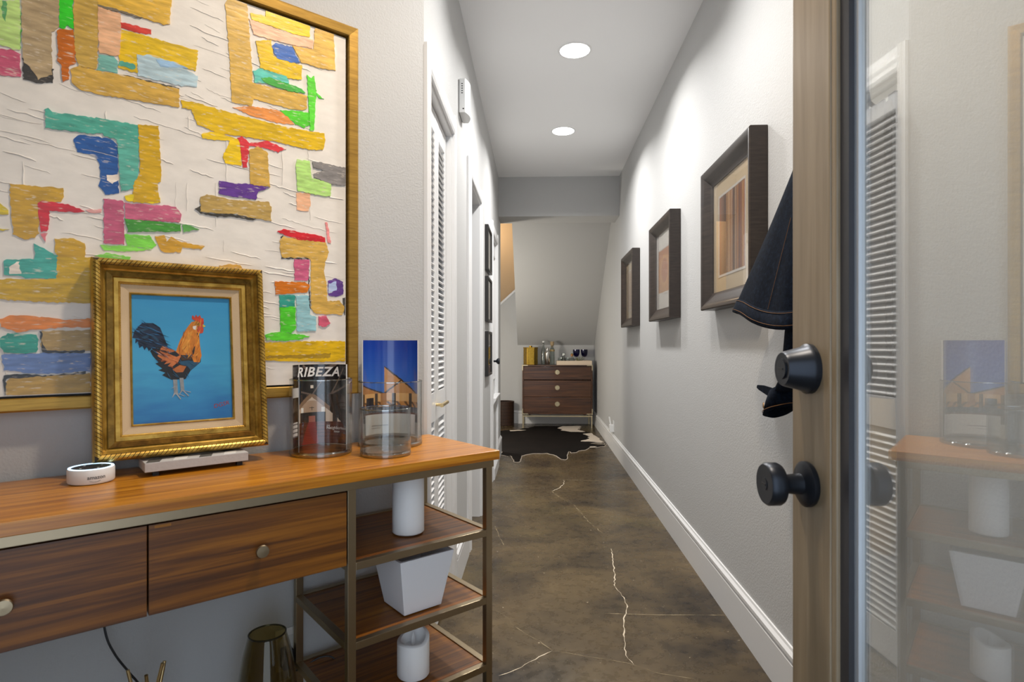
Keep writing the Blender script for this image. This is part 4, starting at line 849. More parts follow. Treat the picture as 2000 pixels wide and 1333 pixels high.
# ------------------------------------------------------------------ glass cylinder vases
def cyl_vase(name, label, x, d, r, h, group='clear glass cylinder vases'):
    t = thing(name, label, 'vase', aw(x, d, .820), ROT_A, group)
    w = .0032
    MB().lathe([(r, .014), (r, h - .001), (r - w / 2, h), (r - w, h - .001), (r - w, .014)], 64, closed=True).build('wall', GLASS, t, smooth=True)
    MB().lathe([(0, 0), (r - .004, 0), (r, .003), (r, .0139), (r - .006, .0139), (0, .0125)], 64).build('base', GLASS, t, smooth=True)
    MB().lathe([(r + .0003, h - .0022), (r + .0003, h), (r - w / 2, h + .0007), (r - w - .0003, h), (r - w - .0003, h - .0022)], 64, closed=True).build('rim', GLASS_EDGE, t, smooth=True)
    MB().lathe([(r - .010, .0002), (r - .001, .0012), (r + .0004, .004), (r + .0004, .0085), (r - .003, .0118), (r - .012, .0124)], 64, closed=True).build('foot_ring', GLASS_EDGE, t, smooth=True)
    return t
VL = (-.391, .123); VB = (-.180, .113); VS = (-.266, .250)
cyl_vase('glass_vase', 'clear glass cylinder vase holding the dark church-interior magazine', VL[0], VL[1], .080, .200)
cyl_vase('glass_vase', 'clear glass cylinder vase at the back holding the blue-sky brochure', VB[0], VB[1], .0915, .186)
cyl_vase('glass_vase', 'shorter empty clear glass cylinder vase standing in front', VS[0], VS[1], .066, .124)

def away_of(x, d):
    v = aw(x, d, 0); v = Vector((v.x, v.y)); return math.atan2(v.x, v.y)     # bearing from the doorway
def curved(x, d, r, a0, a1, z0, z1, bearing):
    """point on an upright sheet curled round the vase axis; angle 0 looks away from the doorway"""
    def pos(u, v, dr=0):
        a = bearing + a0 + (a1 - a0) * u
        return (math.sin(a) * (r + dr), math.cos(a) * (r + dr), z0 + (z1 - z0) * v)
    return pos
def booklet(name, label, x, d, r, a0, a1, h, nx, ny, fn, th=.0035):
    b = away_of(x, d)
    t = thing(name, label, 'magazine', aw(x, d, .8345), 0)
    pos = curved(x, d, r, a0, a1, 0, h, b)
    # pages: a curled slab behind the cover
    n = 28; mb = MB(); vs = []
    for dr in (.0002, th):
        for v in (0, 1):
            for i in range(n + 1): vs.append(pos(i / n, v, dr))
    k = n + 1; fs = []
    for i in range(n): fs += [(i, i + 1, k + i + 1, k + i), (2 * k + i, 3 * k + i, 3 * k + i + 1, 2 * k + i + 1), (k + i, k + i + 1, 3 * k + i + 1, 3 * k + i), (i, 2 * k + i, 2 * k + i + 1, i + 1)]
    fs += [(0, k, 3 * k, 2 * k), (n, 2 * k + n, 3 * k + n, k + n)]
    mb.add(vs, fs).build('pages', pmat('paper', (.74, .72, .69), rough=.7), t, smooth=True)
    ink_grid('cover', nx, ny, lambda u, v: pos(u, v), fn, COVER, t)
    return t, pos
# dark church-interior cover
def church(u, v):
    # u 0..1 across the front, v 0..1 up
    if v > .62:
        for (xa, ya, xb, yb, w) in ((.28, .62, .46, .80, .010), (.98, .74, .60, .62, .012), (.10, .98, .18, .93, .02), (.55, .95, .72, 1.0, .02), (.62, .62, .9, .95, .012), (.05, .66, .28, .62, .01)):
            t = max(0, min(1, ((u - xa) * (xb - xa) + (v - ya) * (yb - ya)) / ((xb - xa) ** 2 + (yb - ya) ** 2)))
            if math.hypot(u - xa - t * (xb - xa), v - ya - t * (yb - ya)) < w: return '6a5b52'
        if abs(u - .27) < .028 and .70 < v < .74: return 'e9dccb'
        return '1e1a1b'
    roof = .62 - abs(u - .27) * .55
    if v > roof - .03:
        return '8a6d54' if (v < roof + .03 and u < .6) else ('2a211f' if int(u * 22 + v * 9) % 3 else '3d302b')
    if v > .275:
        if abs(u - .27) < .25 and v < .475 + .07 * math.sqrt(max(0, 1 - ((u - .27) / .25) ** 2)):
            if v < .40 and abs(u - .27) < .25 and v > .35: return '2c2522'
            if v <= .35: return '31241f' if abs(u - .27) > .06 else 'a8604e'
            for wx in (.07, .48):
                if abs(u - wx) < .03 and .40 < v < .46: return 'f2eee6'
            if (abs(u - .27) < .008 and .42 < v < .47) or (abs(u - .27) < .045 and abs(v - .455) < .004): return '3a302a'
            return 'b89a80'
        if .66 < u < .76 and .27 < v < .41: return '3a3030'
        if u > .86: return 'b7a594'
        return 'd6c3ae'
    if abs(u - (.27 - (.275 - v) * .15)) < .07 + (.275 - v) * .35: return '8f2f2a' if int(v * 90) % 2 else '7d2623'
    return '5c2f24' if int(v * 70) % 3 else '4c241c'
mg, pos = booklet('church_magazine', 'curled magazine with white title over a dark church interior', VL[0], VL[1], .0715, R(-52), R(66), .222, 90, 130, church)
MTXT = pmat('white_print', (.82, .80, .76), rough=.5)
Wm = .0712 * R(118)
def on_cover(x0, y0, hgt):
    return lambda x, y: pos((x0 + x) / Wm, (y0 + y) / hgt, -.0006)
text_part('RIBEZA', .036, on_cover(-.010, .189, .222), 'title_text', MTXT, mg, shear=.25, bold=.0009, space=1.12)
text_part('THE', .0055, on_cover(.079, .048, .222), 'small_text', MTXT, mg)
text_part('Neighborhoods', .0115, on_cover(.079, .040, .222), 'issue_text', MTXT, mg)
text_part('Issue', .009, on_cover(.100, .031, .222), 'issue_text', MTXT, mg, shear=.3)
# its back cover curls on round the spine towards the front
def back_cover(u, v):
    if .12 < v < .30 and .25 < u < .9: return 'e6e2dc' if int(v * 400) % 5 else '777777'
    if .60 < v < .72: return 'd9d6d2'
    return '2b2522' if v > .5 else '3a2d26'
bpos = curved(VL[0], VL[1], .0715, R(-92), R(-55), 0, .222, away_of(*VL))
ink_grid('back_cover', 24, 60, lambda u, v: bpos(u, v), back_cover, COVER, mg)
# blue-sky brochure
def dusk(u, v):
    if v > .44:
        # timber roof
        peak = (.41, .735)
        if u >= .41:
            top = .735 - (u - .41) * .62 + .18 * (u - .41) * (u - .41)
            if v < top: 
                low = .50 + .0 * u
                if abs(v - (.44 + (u - .41) * .55)) < .010: return '4a3524'
                return 'c79057' if v < top - .02 else '3c3028'
        else:
            if v < .545 - u * .24: return 'b98350' if v < .53 - u * .24 else '3a3a44'
        k = min(1, max(0, (v - .5) / .5)); k = int(k * 24) / 24
        return '%02x%02x%02x' % (int(62 - 36 * k), int(112 - 52 * k), int(196 - 40 * k))
    if v > .30:
        if .36 < u < .44 and v > .32: return 'b07a45'
        if int(u * 19) % 5 == 0: return '4a3a2c'
        if .10 < u < .24 and v < .40: return '2a2a30'
        return 'e0b072' if (v > .36) else ('c98f4e' if int(u * 23 + v * 31) % 3 else '6b4a2c')
    if v > .24: return '4a4a52' if int(u * 31) % 3 else '6e6e78'
    if v > .215: return '6b3f30'
    if v > .15: return '5c4a44'
    if v > .14: return '8a7f78'
    return 'dcd2c6'
br, bp = booklet('sky_brochure', 'curled brochure with a lit timber pavilion under deep blue dusk sky', VB[0], VB[1], .0830, R(-72), R(72), .290, 90, 140, dusk)
# two small name cards standing at its foot
CARD = pmat('white_card', (.80, .78, .75), rough=.6)
cb = curved(VB[0], VB[1], .0790, R(-66), R(66), 0, 1, away_of(*VB))
cd = thing('printed_card', 'white printed card curled inside the back glass vase', 'card', aw(VB[0], VB[1], .8345), 0)
n = 20; vs = [cb(i / n, v, dr) for dr in (0, .0006) for v in (.006, .066) for i in range(n + 1)]; k = n + 1; fs = []
for i in range(n): fs += [(i, i + 1, k + i + 1, k + i), (2 * k + i, 3 * k + i, 3 * k + i + 1, 2 * k + i + 1), (k + i, k + i + 1, 3 * k + i + 1, 3 * k + i), (i, 2 * k + i, 2 * k + i + 1, i + 1)]
MB().add(vs, fs).build('card', CARD, cd, smooth=True)
for k in range(2):
    Lw = .045 if k == 0 else .026
    vs = []; z = .030 - .007 * k
    for i in range(9): vs.append(cb(.16 + .30 * (i / 8) * Lw / .045, z, -.0004))
    for i in range(9): vs.append(cb(.16 + .30 * (i / 8) * Lw / .045, z + (.0032 if k == 0 else .0018), -.0004))
    MB().add(vs, [(i, i + 1, i + 10, i + 9) for i in range(8)]).build('text_line', pmat('grey_text_line', (.45, .44, .43), rough=.7), cd)

# ------------------------------------------------------------------ candles, planter, floor vase, brass rods, cord, outlet
c1 = thing('pillar_candle', 'plain white pillar candle on the upper console shelf', 'candle', aw(-.205, .262, .606), ROT_A, 'white pillar candles')
MB().lathe([(.040, 0), (.0425, .003), (.0425, .160), (.040, .164), (.030, .162), (0, .160)], 44).build('wax', WAX, c1, smooth=True)
MB().tube([(0, 0, .159), (.001, 0, .168)], .0012, 6).build('wick', BLACKP, c1)
c2 = thing('flameless_candle', 'white flameless candle with dipped rim on the lowest console shelf', 'candle', aw(-.209, .296, .238), ROT_A, 'white pillar candles')
r = .0425; n = 44; prof = [(r - .002, 0), (r, .003), (r, .07), (r, 1), (r - .004, 2), (r - .010, 2), (.024, 3), (.004, 4)]
mb = MB(); vs = []
for (rr, z) in prof:
    for i in range(n):
        a = 2 * PI * i / n
        rim = .098 + .010 * math.sin(a + 1.0) + .004 * math.sin(2 * a + .5)
        zz = z if z < .5 else {1: rim - .003, 2: rim, 3: .076, 4: .074}[z]
        vs.append((rr * math.cos(a), rr * math.sin(a), zz))
fs = [(j * n + i, j * n + (i + 1) % n, (j + 1) * n + (i + 1) % n, (j + 1) * n + i) for j in range(len(prof) - 1) for i in range(n)] + [tuple(reversed(range(n))), tuple(range((len(prof) - 1) * n, len(prof) * n))]
mb.add(vs, fs).build('wax', WAX, c2, smooth=True)
MB().lathe([(.002, .072), (.0055, .080), (.0065, .088), (.0045, .098), (.0015, .108), (0, .111)], 14, sx=1, sy=.45).build('flame_tip', WHITEP, c2, smooth=True)
pl = thing('square_planter', 'tapered square pale cement planter on the middle console shelf', 'planter', aw(-.205, .285, .421), ROT_A)
a, b, h, w = .055, .080, .147, .008
sq = lambda s, z: [(-s, -s, z), (s, -s, z), (s, s, z), (-s, s, z)]
MB().add(sq(a, 0) + sq(b, h) + sq(b - w, h) + sq(a - w + .004, .03), [(3, 2, 1, 0)] + [(i, (i + 1) % 4, 4 + (i + 1) % 4, 4 + i) for i in range(4)] + [(4 + i, 4 + (i + 1) % 4, 8 + (i + 1) % 4, 8 + i) for i in range(4)] + [(8 + i, 8 + (i + 1) % 4, 12 + (i + 1) % 4, 12 + i) for i in range(4)] + [(12, 13, 14, 15)]).build('pot', CEMENT, pl, bevel=.0012)
sv = thing('smoked_vase', 'tall smoked olive glass vase standing on the floor under the console', 'vase', aw(-.553, .200, 0), ROT_A)
prof = [(0, .012), (.060, .012), (.074, .03), (.083, .09), (.083, .15), (.076, .22), (.064, .30), (.052, .37), (.041, .415), (.0425, .417), (.0545, .372), (.0665, .30), (.0785, .22), (.0855, .15), (.0855, .09), (.0765, .028), (.062, .0), (0, .0)]
MB().lathe(prof, 56).build('glass', SMOKE, sv, smooth=True)
MB().lathe([(.0405, .4155), (.043, .4155), (.0435, .4185), (.041, .4195)], 56, closed=True).build('rim', pmat('smoked_rim', (.03, .026, .015), rough=.1), sv, smooth=True)
rd = thing('brass_rod_sculpture', 'brass sculpture of crossing rods, tips showing below the drawers', 'sculpture', aw(-.803, .200, 0), ROT_A)
for (xa, xb, ya, yb, zt) in ((.05, -.032, -.02, 0.0, .427), (-.06, .03, .03, -.01, .425), (-.05, .037, -.04, .012, .418), (.04, -.001, .05, -.015, .412)):
    MB().tube([(xa, ya, .0035), (xb, yb, zt)], .0036, 10).build('rod', BRASS, rd, smooth=True)
MB().lathe([(.012, .19), (.012, .215)], 16, (.0, 0, 0)).build('collar', BRASS, rd, smooth=True)
def smooth_path(P, k=6):
    out = []
    for i in range(len(P) - 1):
        p0, p1, p2, p3 = P[max(0, i - 1)], P[i], P[i + 1], P[min(len(P) - 1, i + 2)]
        for j in range(k):
            t = j / k; out.append(.5 * ((2 * p1) + (p2 - p0) * t + (2 * p0 - 5 * p1 + 4 * p2 - p3) * t * t + (3 * p1 - p0 - 3 * p2 + p3) * t ** 3))
    return out + [P[-1]]
spl = lambda x, d, z: Vector((x + .893, -(d - .135), z - .820))   # the speaker's own axes
cdp = [spl(-.893, .096, .8225), spl(-.890, .06, .8225), spl(-.886, .016, .8235), spl(-.882, .010, .80), spl(-.876, .012, .70), spl(-.868, .030, .56), spl(-.862, .045, .46), spl(-.845, .05, .405), spl(-.816, .05, .350), spl(-.79, .05, .30), spl(-.74, .05, .16), spl(-.70, .06, .04), spl(-.62, .07, .006), spl(-.50, .06, .006)]
MB().tube(smooth_path(cdp), .0025, 8).build('power_cord', BLACKP, sp, smooth=True)
ol = thing('wall_outlet', 'white wall outlet low on the angled wall behind the smoked vase', 'outlet', aw(-.437, 0, .205), ROT_A)
box('plate', WHITEP, ol, -.036, .036, -.006, 0, 0, .116, .0015)
for z in (.022, .068): box('socket', pmat('socket_white', (.66, .66, .65), rough=.4), ol, -.017, .017, -.0075, -.006, z, z + .028, .0006)
ad = thing('power_adapter', 'black plug adapter with looping cord in the low wall outlet', 'adapter', aw(-.448, .0077, .222), ROT_A)
box('adapter_body', BLACKP, ad, -.014, .014, -.034, 0, 0, .052, .003)
MB().tube(smooth_path([Vector(q) for q in ((0, -.03, .004), (.02, -.05, -.0), (.075, -.06, .02), (.11, -.08, .01), (.10, -.10, -.05), (.03, -.1, -.12), (-.06, -.08, -.19), (-.09, -.03, -.215))]), .0022, 8).build('cord', BLACKP, ad, smooth=True)

# ------------------------------------------------------------------ square pictures on the right wall
def stripes(cols, seed):
    rn = random.Random(seed); edges = []; x = 0
    while x < 1: w = rn.uniform(.012, .05); edges.append((x + w, rn.choice(cols))); x += w
    return lambda u, v: next((c for e, c in edges if u < e), cols[0])
def ring(u, v):
    d = math.hypot((u - .5) * 1.0, (v - .5) * .95)
    if d < .27: return 'c06a35'
    if d < .31: return 'e0a25a'
    if d < .36: return 'd9913a'
    return 'cf8428' if v < .8 else 'c2702c'
def wall_picture(y, label, board, fn, pwid, phei, nx, ny, dx=0):
    S = .60
    t = thing('framed_print', label, 'picture', (XR(y + .3) - .0015, y + S / 2, 1.262), -PI / 2 - .0046, 'square pictures on the right wall')
    rails(t, S, S, [(0, 0), (0, -.058), (.004, -.062), (.012, -.062), (.030, -.052), (.055, -.036), (.066, -.030), (.070, -.030), (.070, 0)], FRAME_DK, smooth=True)
    box('mat_board', board, t, -S / 2 + .068, S / 2 - .068, -.024, -.016, .068, S - .068)
    x0, z0 = -pwid / 2 + dx, S / 2 - phei / 2
    ink_grid('print', nx, ny, lambda u, v: (x0 + u * pwid, -.0246, z0 + v * phei), fn, PRINT, t)
    b = thing('bevel', '', ''); del b['label']; del b['category']; b.parent = t; b.location = (dx, -.0241, z0 - .010)
    rails(b, pwid + .02, phei + .02, [(0, 0), (0, -.0015), (.009, -.0008), (.009, 0)], WHITEB, 'mat_bevel')
    box('glass', PICGLASS, t, -S / 2 + .069, S / 2 - .069, -.0295, -.0275, .069, S - .069)
    return t
wall_picture(2.02, 'large nearest square dark frame with vertical brown and orange stripes', CREAM, stripes(['7a4a34', 'b0703c', '8c5a3a', 'c58a4a', '5f4436', 'd6a468', '9a6a4c', 'a0522d', 'c9a27c'], 4), .30, .32, 120, 1)
wall_picture(3.24, 'middle square dark frame with an orange ring print', WHITEB, ring, .34, .26, 60, 60)
wall_picture(4.53, 'farthest square dark frame with pale tan stripes', CREAM, stripes(['c79a72', 'd9b48e', 'b98860', 'e0c4a4', 'c08a5c'], 9), .27, .32, 60, 1)

# small black pictures on the left wall
def sketch(k):
    def f(u, v):
        if abs(u - .5) < .2 and abs(v - .5) < .28: return ('8a8378', 'a9794c', '6f6a66')[k]
        if abs(u - .5) < .24 and abs(v - .5) < .32: return '9a958c'
        return 'd8d4cc'
    return f
for k, (z, lab) in enumerate(((1.652, 'uppermost small black-framed picture on the left hall wall'), (1.282, 'middle small black-framed picture on the left hall wall'), (.885, 'lowest small black-framed picture on the left hall wall'))):
    t = thing('small_picture', lab, 'picture', (XL + .001, 4.34, z), PI / 2, 'small black pictures on the left wall')
    w, h = .36, .325
    rails(t, w, h, [(0, 0), (0, -.024), (.003, -.026), (.017, -.024), (.018, -.020), (.018, 0)], FRAME_BK)
    box('backing', WHITEB, t, -w / 2 + .016, w / 2 - .016, -.012, -.006, .016, h - .016)
    ink_grid('print', 24, 24, lambda u, v: ((u - .5) * (w - .036), -.0124, .018 + v * (h - .036)), sketch(k), PRINT, t)
    box('glass', PICGLASS, t, -w / 2 + .017, w / 2 - .017, -.018, -.0165, .017, h - .017)

# wall alarm box
al = thing('wall_chime', 'white curved plastic chime box high on the left wall', 'chime', (XL, 2.82, 2.215), PI / 2)
pr = [(-.07, -.003), (-.07, -.030)] + [(-.07 + .14 * i / 12, -.030 - .018 * math.sin(PI * i / 12)) for i in range(1, 12)] + [(.07, -.030), (.07, -.003)]
MB().prism(pr, 0, .16, 'z').build('cover', WHITEP, al, bevel=.004)
box('back_plate', pmat('grey_plastic', (.35, .35, .34), rough=.5), al, -.066, .066, -.005, 0, .004, .156)
for k in range(5): box('vent_slot', BLACKP, al, -.0706, -.0698, -.020, -.013, .090 + k * .011, .094 + k * .011)
box('button', BLACKP, al, -.0706, -.0698, -.026, -.019, .014, .020)

# ------------------------------------------------------------------ denim jacket on a wall hook
DENIM = noise_mat('dark_denim', [(.3, '060a12'), (.55, '0d1522'), (.8, '1a2636')], scale=(1, 1, 1), nscale=90, detail=8, rough=.95, bump=.4, bdist=.0015)
DENIM.node_tree.nodes['Principled BSDF'].inputs['Specular IOR Level'].default_value = .1
THREAD = pmat('orange_thread', '7a5530', rough=.8)
dj = thing('denim_jacket', 'dark denim jacket with orange stitching hanging between door and wall', 'jacket', (0, 0, 0))
def rib(y, wn):       # waviness of the folds
    return .012 * math.sin(7 * y + wn) + .007 * math.sin(15 * y + 2 * wn)
def loft(rings, name, mat, thick=.003, parent=dj, close=True):
    n = len(rings[0]); mb = MB(); vs = [p for r in rings for p in r]
    fs = [(j * n + i, j * n + (i + 1) % n, (j + 1) * n + (i + 1) % n, (j + 1) * n + i) for j in range(len(rings) - 1) for i in range(n)]
    o = mb.add(vs, fs).build(name, mat, parent, smooth=True)
    m = o.modifiers.new('thick', 'SOLIDIFY'); m.thickness = thick; m.offset = -1
    return o
def body_ring(s, grow=0):
    # s = 0 at the hook, 1 at the hem
    n = 48; out = []
    cy = 1.500 + (1.712 - 1.500) * s; sy = .045 + (.258 - .045) * s ** .95 + grow; sx = .030 + .048 * s + grow
    zc = 1.665 + (1.185 - 1.665) * s; cx = .725 - .035 * s
    for i in range(n):
        a = 2 * PI * i / n; w = 1 + s * (.05 * math.sin(5 * a + 1) + .035 * math.sin(9 * a + 4 * s))
        y = cy + sy * math.cos(a) * w; x = cx + sx * math.sin(a) * w
        out.append((min(x, .778), y, zc + .17 * s * (y - cy) + .008 * s * math.sin(4 * a)))
    return out
loft([body_ring(i / 14) for i in range(15)], 'body', DENIM)
loft([body_ring(.915, .0035), body_ring(.995, .0035), body_ring(1.005, .001)], 'hem_band', DENIM)
def stitch(s, g, name='stitching'):
    P = [Vector(p) for p in body_ring(s, g)]; return MB().tube(P + [P[0]], .0006, 5).build(name, THREAD, dj)
stitch(.925, .0045); stitch(.985, .0045)
seam = [Vector(body_ring(.45 + .46 * i / 10, .002)[33]) for i in range(11)]
MB().tube(seam, .0006, 5).build('stitching', THREAD, dj)
def sleeve_ring(p, ry, rx, tilt=0):
    n = 28; out = []
    for i in range(n):
        a = 2 * PI * i / n; w = 1 + .10 * math.sin(3 * a + p[2] * 20)
        y = p[1] + ry * math.cos(a) * w; out.append((min(.775, p[0] + rx * math.sin(a) * w), y, p[2] + tilt * (y - p[1])))
    return out
SL = [((.715, 1.53, 1.56), .035, .03), ((.712, 1.545, 1.42), .05, .035), ((.708, 1.56, 1.28), .052, .038), ((.705, 1.575, 1.14), .055, .036), ((.70, 1.60, 1.03), .058, .036), ((.695, 1.635, .985), .06, .036)]
loft([sleeve_ring(*q) for q in SL], 'sleeve', DENIM)
cuff = [sleeve_ring((.693, 1.66, .985), .070, .036, -.35), sleeve_ring((.69, 1.672, .955), .072, .036, -.35), sleeve_ring((.688, 1.680, .920), .070, .036, -.35)]
loft(cuff, 'cuff', DENIM, .004)
tabp = [(1.66, .988), (1.74, .992), (1.782, .990), (1.787, .982), (1.77, .976), (1.68, .960)]
MB().prism([(y, z) for y, z in tabp], .664, .670, 'x').build('cuff_tab', DENIM, dj, bevel=.0015)
P = [Vector(q) for q in sleeve_ring((.688, 1.679, .928), .0715, .0375, -.35)]; MB().tube(P + [P[0]], .001, 5).build('stitching', THREAD, dj)
o = MB().lathe([(.009, 0), (.009, .002), (.006, .004), (0, .0045)], 18).build('button', pmat('copper_button', (.45, .28, .14), rough=.35, metal=1), dj, smooth=True); o.rotation_euler = (0, -PI / 2, R(-20)); o.location = (.650, 1.690, .938)
hk = thing('wall_hook', 'black metal hook carrying the denim jacket', 'hook', (XR(1.5), 1.50, 1.66))
box('hook_plate', BLACKM, hk, -.006, 0, -.012, .012, -.03, .04)
MB().tube([(-.004, 0, 0), (-.05, 0, -.005), (-.075, 0, .01), (-.08, 0, .03)], .005, 8).build('hook_arm', BLACKM, hk, smooth=True)

tb = thing('tote_bag', 'tan cloth tote with dark strap hanging behind the glass door', 'bag', (.757, 1.315, .66))
TAN = pmat('tan_canvas', 'b39a70', rough=.9, bump=.3, bscale=180); STRAP = pmat('dark_strap', (.03, .027, .025), rough=.8)
MB().lathe([(.0, 0), (.9, .0), (1.0, .02), (1.05, .15), (.95, .30), (.9, .335), (.86, .335), (.88, .30), (.0, .28)], 28, sx=.020, sy=.048).build('body', TAN, tb, smooth=True)
MB().prism([(-.036, .33), (.036, .33), (.030, .98), (-.030, .98)], .004, .008, 'x').build('strap', STRAP, tb)
MB().prism([(-.036, .33), (.036, .33), (.030, .98), (-.030, .98)], -.010, -.006, 'x').build('strap', STRAP, tb)
hk2 = thing('wall_hook', 'black metal hook carrying the tan tote behind the glass door', 'hook', (XR(1.315), 1.315, 1.615), 0)
box('hook_plate', BLACKM, hk2, -.006, 0, -.012, .012, -.02, .05)
MB().tube([(-.004, 0, .02), (-.04, 0, .018), (-.055, 0, .03), (-.058, 0, .05)], .005, 8).build('hook_arm', BLACKM, hk2, smooth=True)

# ------------------------------------------------------------------ plug-in repeater by the right baseboard
wr = thing('plug_in_repeater', 'white plug-in repeater with two antennas on the outlet above the baseboard', 'repeater', (XR(6.12), 6.12, .205), -PI / 2 - .0046)
box('outlet_plate', WHITEP, wr, -.036, .036, -.006, 0, 0, .116, .001)
box('repeater_body', WHITEP, wr, -.03, .03, -.045, -.0062, .0, .075, .004)
for x in (-.02, .018): MB().tube([(x, -.03, .07), (x - .004, -.045, .155)], .006, 8).build('antenna', WHITEP, wr, smooth=True)
box('sticker', pmat('yellow_sticker', 'c9a227', rough=.6), wr, -.012, .004, -.0456, -.0451, .006, .020)

# ------------------------------------------------------------------ dresser at the end of the hall
ds = thing('dresser', 'dark walnut three-drawer dresser with brass corners on a brass base', 'dresser', (.2835, 7.80, 0))
w2 = .468
DP = .43
BRASSD = pmat('satin_brass', (.60, .50, .32), rough=.35, metal=1)
mb = MB().box(-w2, -w2 + .018, 0.0, DP, .185, .843).box(w2 - .018, w2, 0, DP, .185, .843)
for a, b in ((-w2, -w2 + .018), (w2 - .018, w2)): box('side_panel', WOOD_DK, ds, a, b, 0, DP, .185, .843, .001)
box('top_panel', WOOD_DK, ds, -w2 + .018, w2 - .018, 0, DP, .825, .843, .001)
box('bottom_panel', WOOD_DK, ds, -w2 + .018, w2 - .018, 0, DP, .185, .203, .001)
box('back_panel', WOOD_DK, ds, -w2 + .018, w2 - .018, DP - .012, DP, .203, .825)
for z0, z1 in ((.206, .414), (.420, .637), (.649, .820)):
    dw = box('drawer', WOOD_DK, ds, -w2 + .021, w2 - .021, -.004, .3, z0, z1, .001)
    zc = (z0 + z1) / 2; zc += .012
    pu = MB().lathe([(.0, 0), (.033, 0), (.034, .004), (.031, .007), (.028, .004), (0, .004)], 28).build('pull', BRASSD, dw, smooth=True); pu.location = (0, -.0045, zc); pu.rotation_euler = (R(90), 0, 0)
    box('pull_bar', BRASSD, pu, -.006, .006, -.03, .03, .0035, .012, .001)
for sx in (-1, 1):
    for z0, z1, zz in ((.770, .846, 1), (.182, .258, 0)):
        mb = MB()
        L = [(-w2 - .003, z0), (-w2 + .010, z0), (-w2 + .010, z1 - .013), (-w2 + .075, z1 - .013), (-w2 + .075, z1), (-w2 - .003, z1)] if zz else [(-w2 - .003, z0), (-w2 + .075, z0), (-w2 + .075, z0 + .013), (-w2 + .010, z0 + .013), (-w2 + .010, z1), (-w2 - .003, z1)]
        mb.prism([(x * -sx, z) for x, z in L], -.004, .0, 'y').build('corner_bracket', BRASSD, ds)
for x in (-w2 + .001, w2 - .019):
    for y0 in (.002, DP - .02): box('leg', BRASSD, ds, x, x + .018, y0, y0 + .018, 0, .168, .001)
for y0 in (.002, DP - .02): box('base_rail', BRASSD, ds, -w2 + .019, w2 - .019, y0, y0 + .018, .150, .168)
for x in (-w2 + .001, w2 - .019): box('base_rail', BRASSD, ds, x, x + .018, .020, DP - .02, .150, .168)
for x in (-w2 + .09, w2 - .11): box('spacer', BLACKP, ds, x, x + .02, .02, DP - .03, .168, .185)
DT = .8432
# things on the dresser
cn = thing('gold_canister', 'hexagonal gold canister with small round lid knob on the dresser', 'canister', (-.075, 8.02, DT))
HAM = noise_mat('hammered_gold', [(.3, '947224'), (.6, 'ad8a36'), (.85, 'bc9a44')], nscale=40, detail=4, rough=.3, metal=.85, bump=.25)
MB().lathe([(.098, 0), (.098, .222)], 6).build('body', HAM, cn, bevel=.002)
lid = MB().lathe([(.103, .2222), (.103, .236), (.02, .238), (0, .238)], 6).build('lid', HAM, cn)
MB().lathe([(.018, .238), (.018, .243), (.024, .247), (.024, .256), (0, .258)], 18).build('knob', HAM, lid, smooth=True)
def bottle(name, label, x, y, prof, wall=.003, mat=BARGLASS, z=DT, cat='bottle', n=28):
    t = thing(name, label, cat, (x, y, z))
    inner = [(max(.001, r - wall), max(zz, .006)) for r, zz in reversed(prof) if r > 0]
    MB().lathe([(0, 0)] + prof + inner + [(0, .006)], n).build('glass', mat, t, smooth=True)
    return t
b = bottle('clear_bottle', 'tall clear glass bottle with a white cap beside the gold canister', .102, 8.06, [(.031, 0), (.033, .004), (.033, .175), (.028, .205), (.014, .25), (.013, .295), (.0145, .297), (.0145, .302)])
MB().lathe([(.014, .3022), (.015, .318), (.013, .322), (0, .322)], 18).build('cap', WHITEP, b, smooth=True)
sh = thing('cocktail_shaker', 'polished steel cocktail shaker in front of the bottles', 'shaker', (.155, 7.94, DT))
STEEL = pmat('polished_steel', (.62, .60, .57), rough=.14, metal=1)
MB().lathe([(.027, 0), (.030, .004), (.039, .145), (.039, .150)], 30).build('cup', STEEL, sh, smooth=True)
MB().lathe([(.040, .1502), (.039, .165), (.030, .188), (.019, .200), (.019, .203)], 30).build('shoulder', STEEL, sh, smooth=True)
MB().lathe([(.018, .2032), (.0175, .228), (.013, .236), (0, .237)], 24).build('cap', STEEL, sh, smooth=True)
b = bottle('tall_decanter', 'tall narrow glass decanter with gold band and wooden stopper', .222, 8.05, [(.032, 0), (.034, .004), (.034, .19), (.030, .212), (.018, .235), (.017, .255)])
MB().lathe([(.0345, .180), (.0352, .182), (.0352, .205), (.0335, .206)], 30, closed=True).build('gold_band', BRASS, b, smooth=True)
MB().lathe([(.012, .235), (.014, .256), (.024, .266), (.028, .315), (0, .317)], 24).build('stopper', pmat('pale_wood', 'a08a68', rough=.6), b, smooth=True)
tr = thing('serving_tray', 'cream rectangular serving tray on the right of the dresser', 'tray', (.512, 7.965, DT))
TRM = pmat('cream_lacquer', 'ddc9b0', rough=.35)
box('tray_floor', TRM, tr, -.235, .235, -.14, .14, 0, .008)
for x0, x1, y0, y1 in ((-.235, .235, -.14, -.128), (-.235, .235, .128, .14), (-.235, -.223, -.128, .128), (.223, .235, -.128, .128)): box('tray_side', TRM, tr, x0, x1, y0, y1, .008, .056, .001)
TZ = DT + .0083
b = bottle('small_decanter', 'small stacked clear decanter with glass stopper on the tray', .372, 7.95, [(.045, 0), (.046, .004), (.046, .016), (.040, .03), (.030, .06), (.022, .085), (.020, .10), (.026, .104)], z=TZ)
MB().lathe([(.018, .100), (.018, .108), (.028, .114), (.028, .150), (0, .152)], 24).build('stopper', BARGLASS, b, smooth=True)
MB().lathe([(.0463, .002), (.0468, .003), (.0468, .012), (.0463, .013)], 30, closed=True).build('gold_band', BRASS, b, smooth=True)
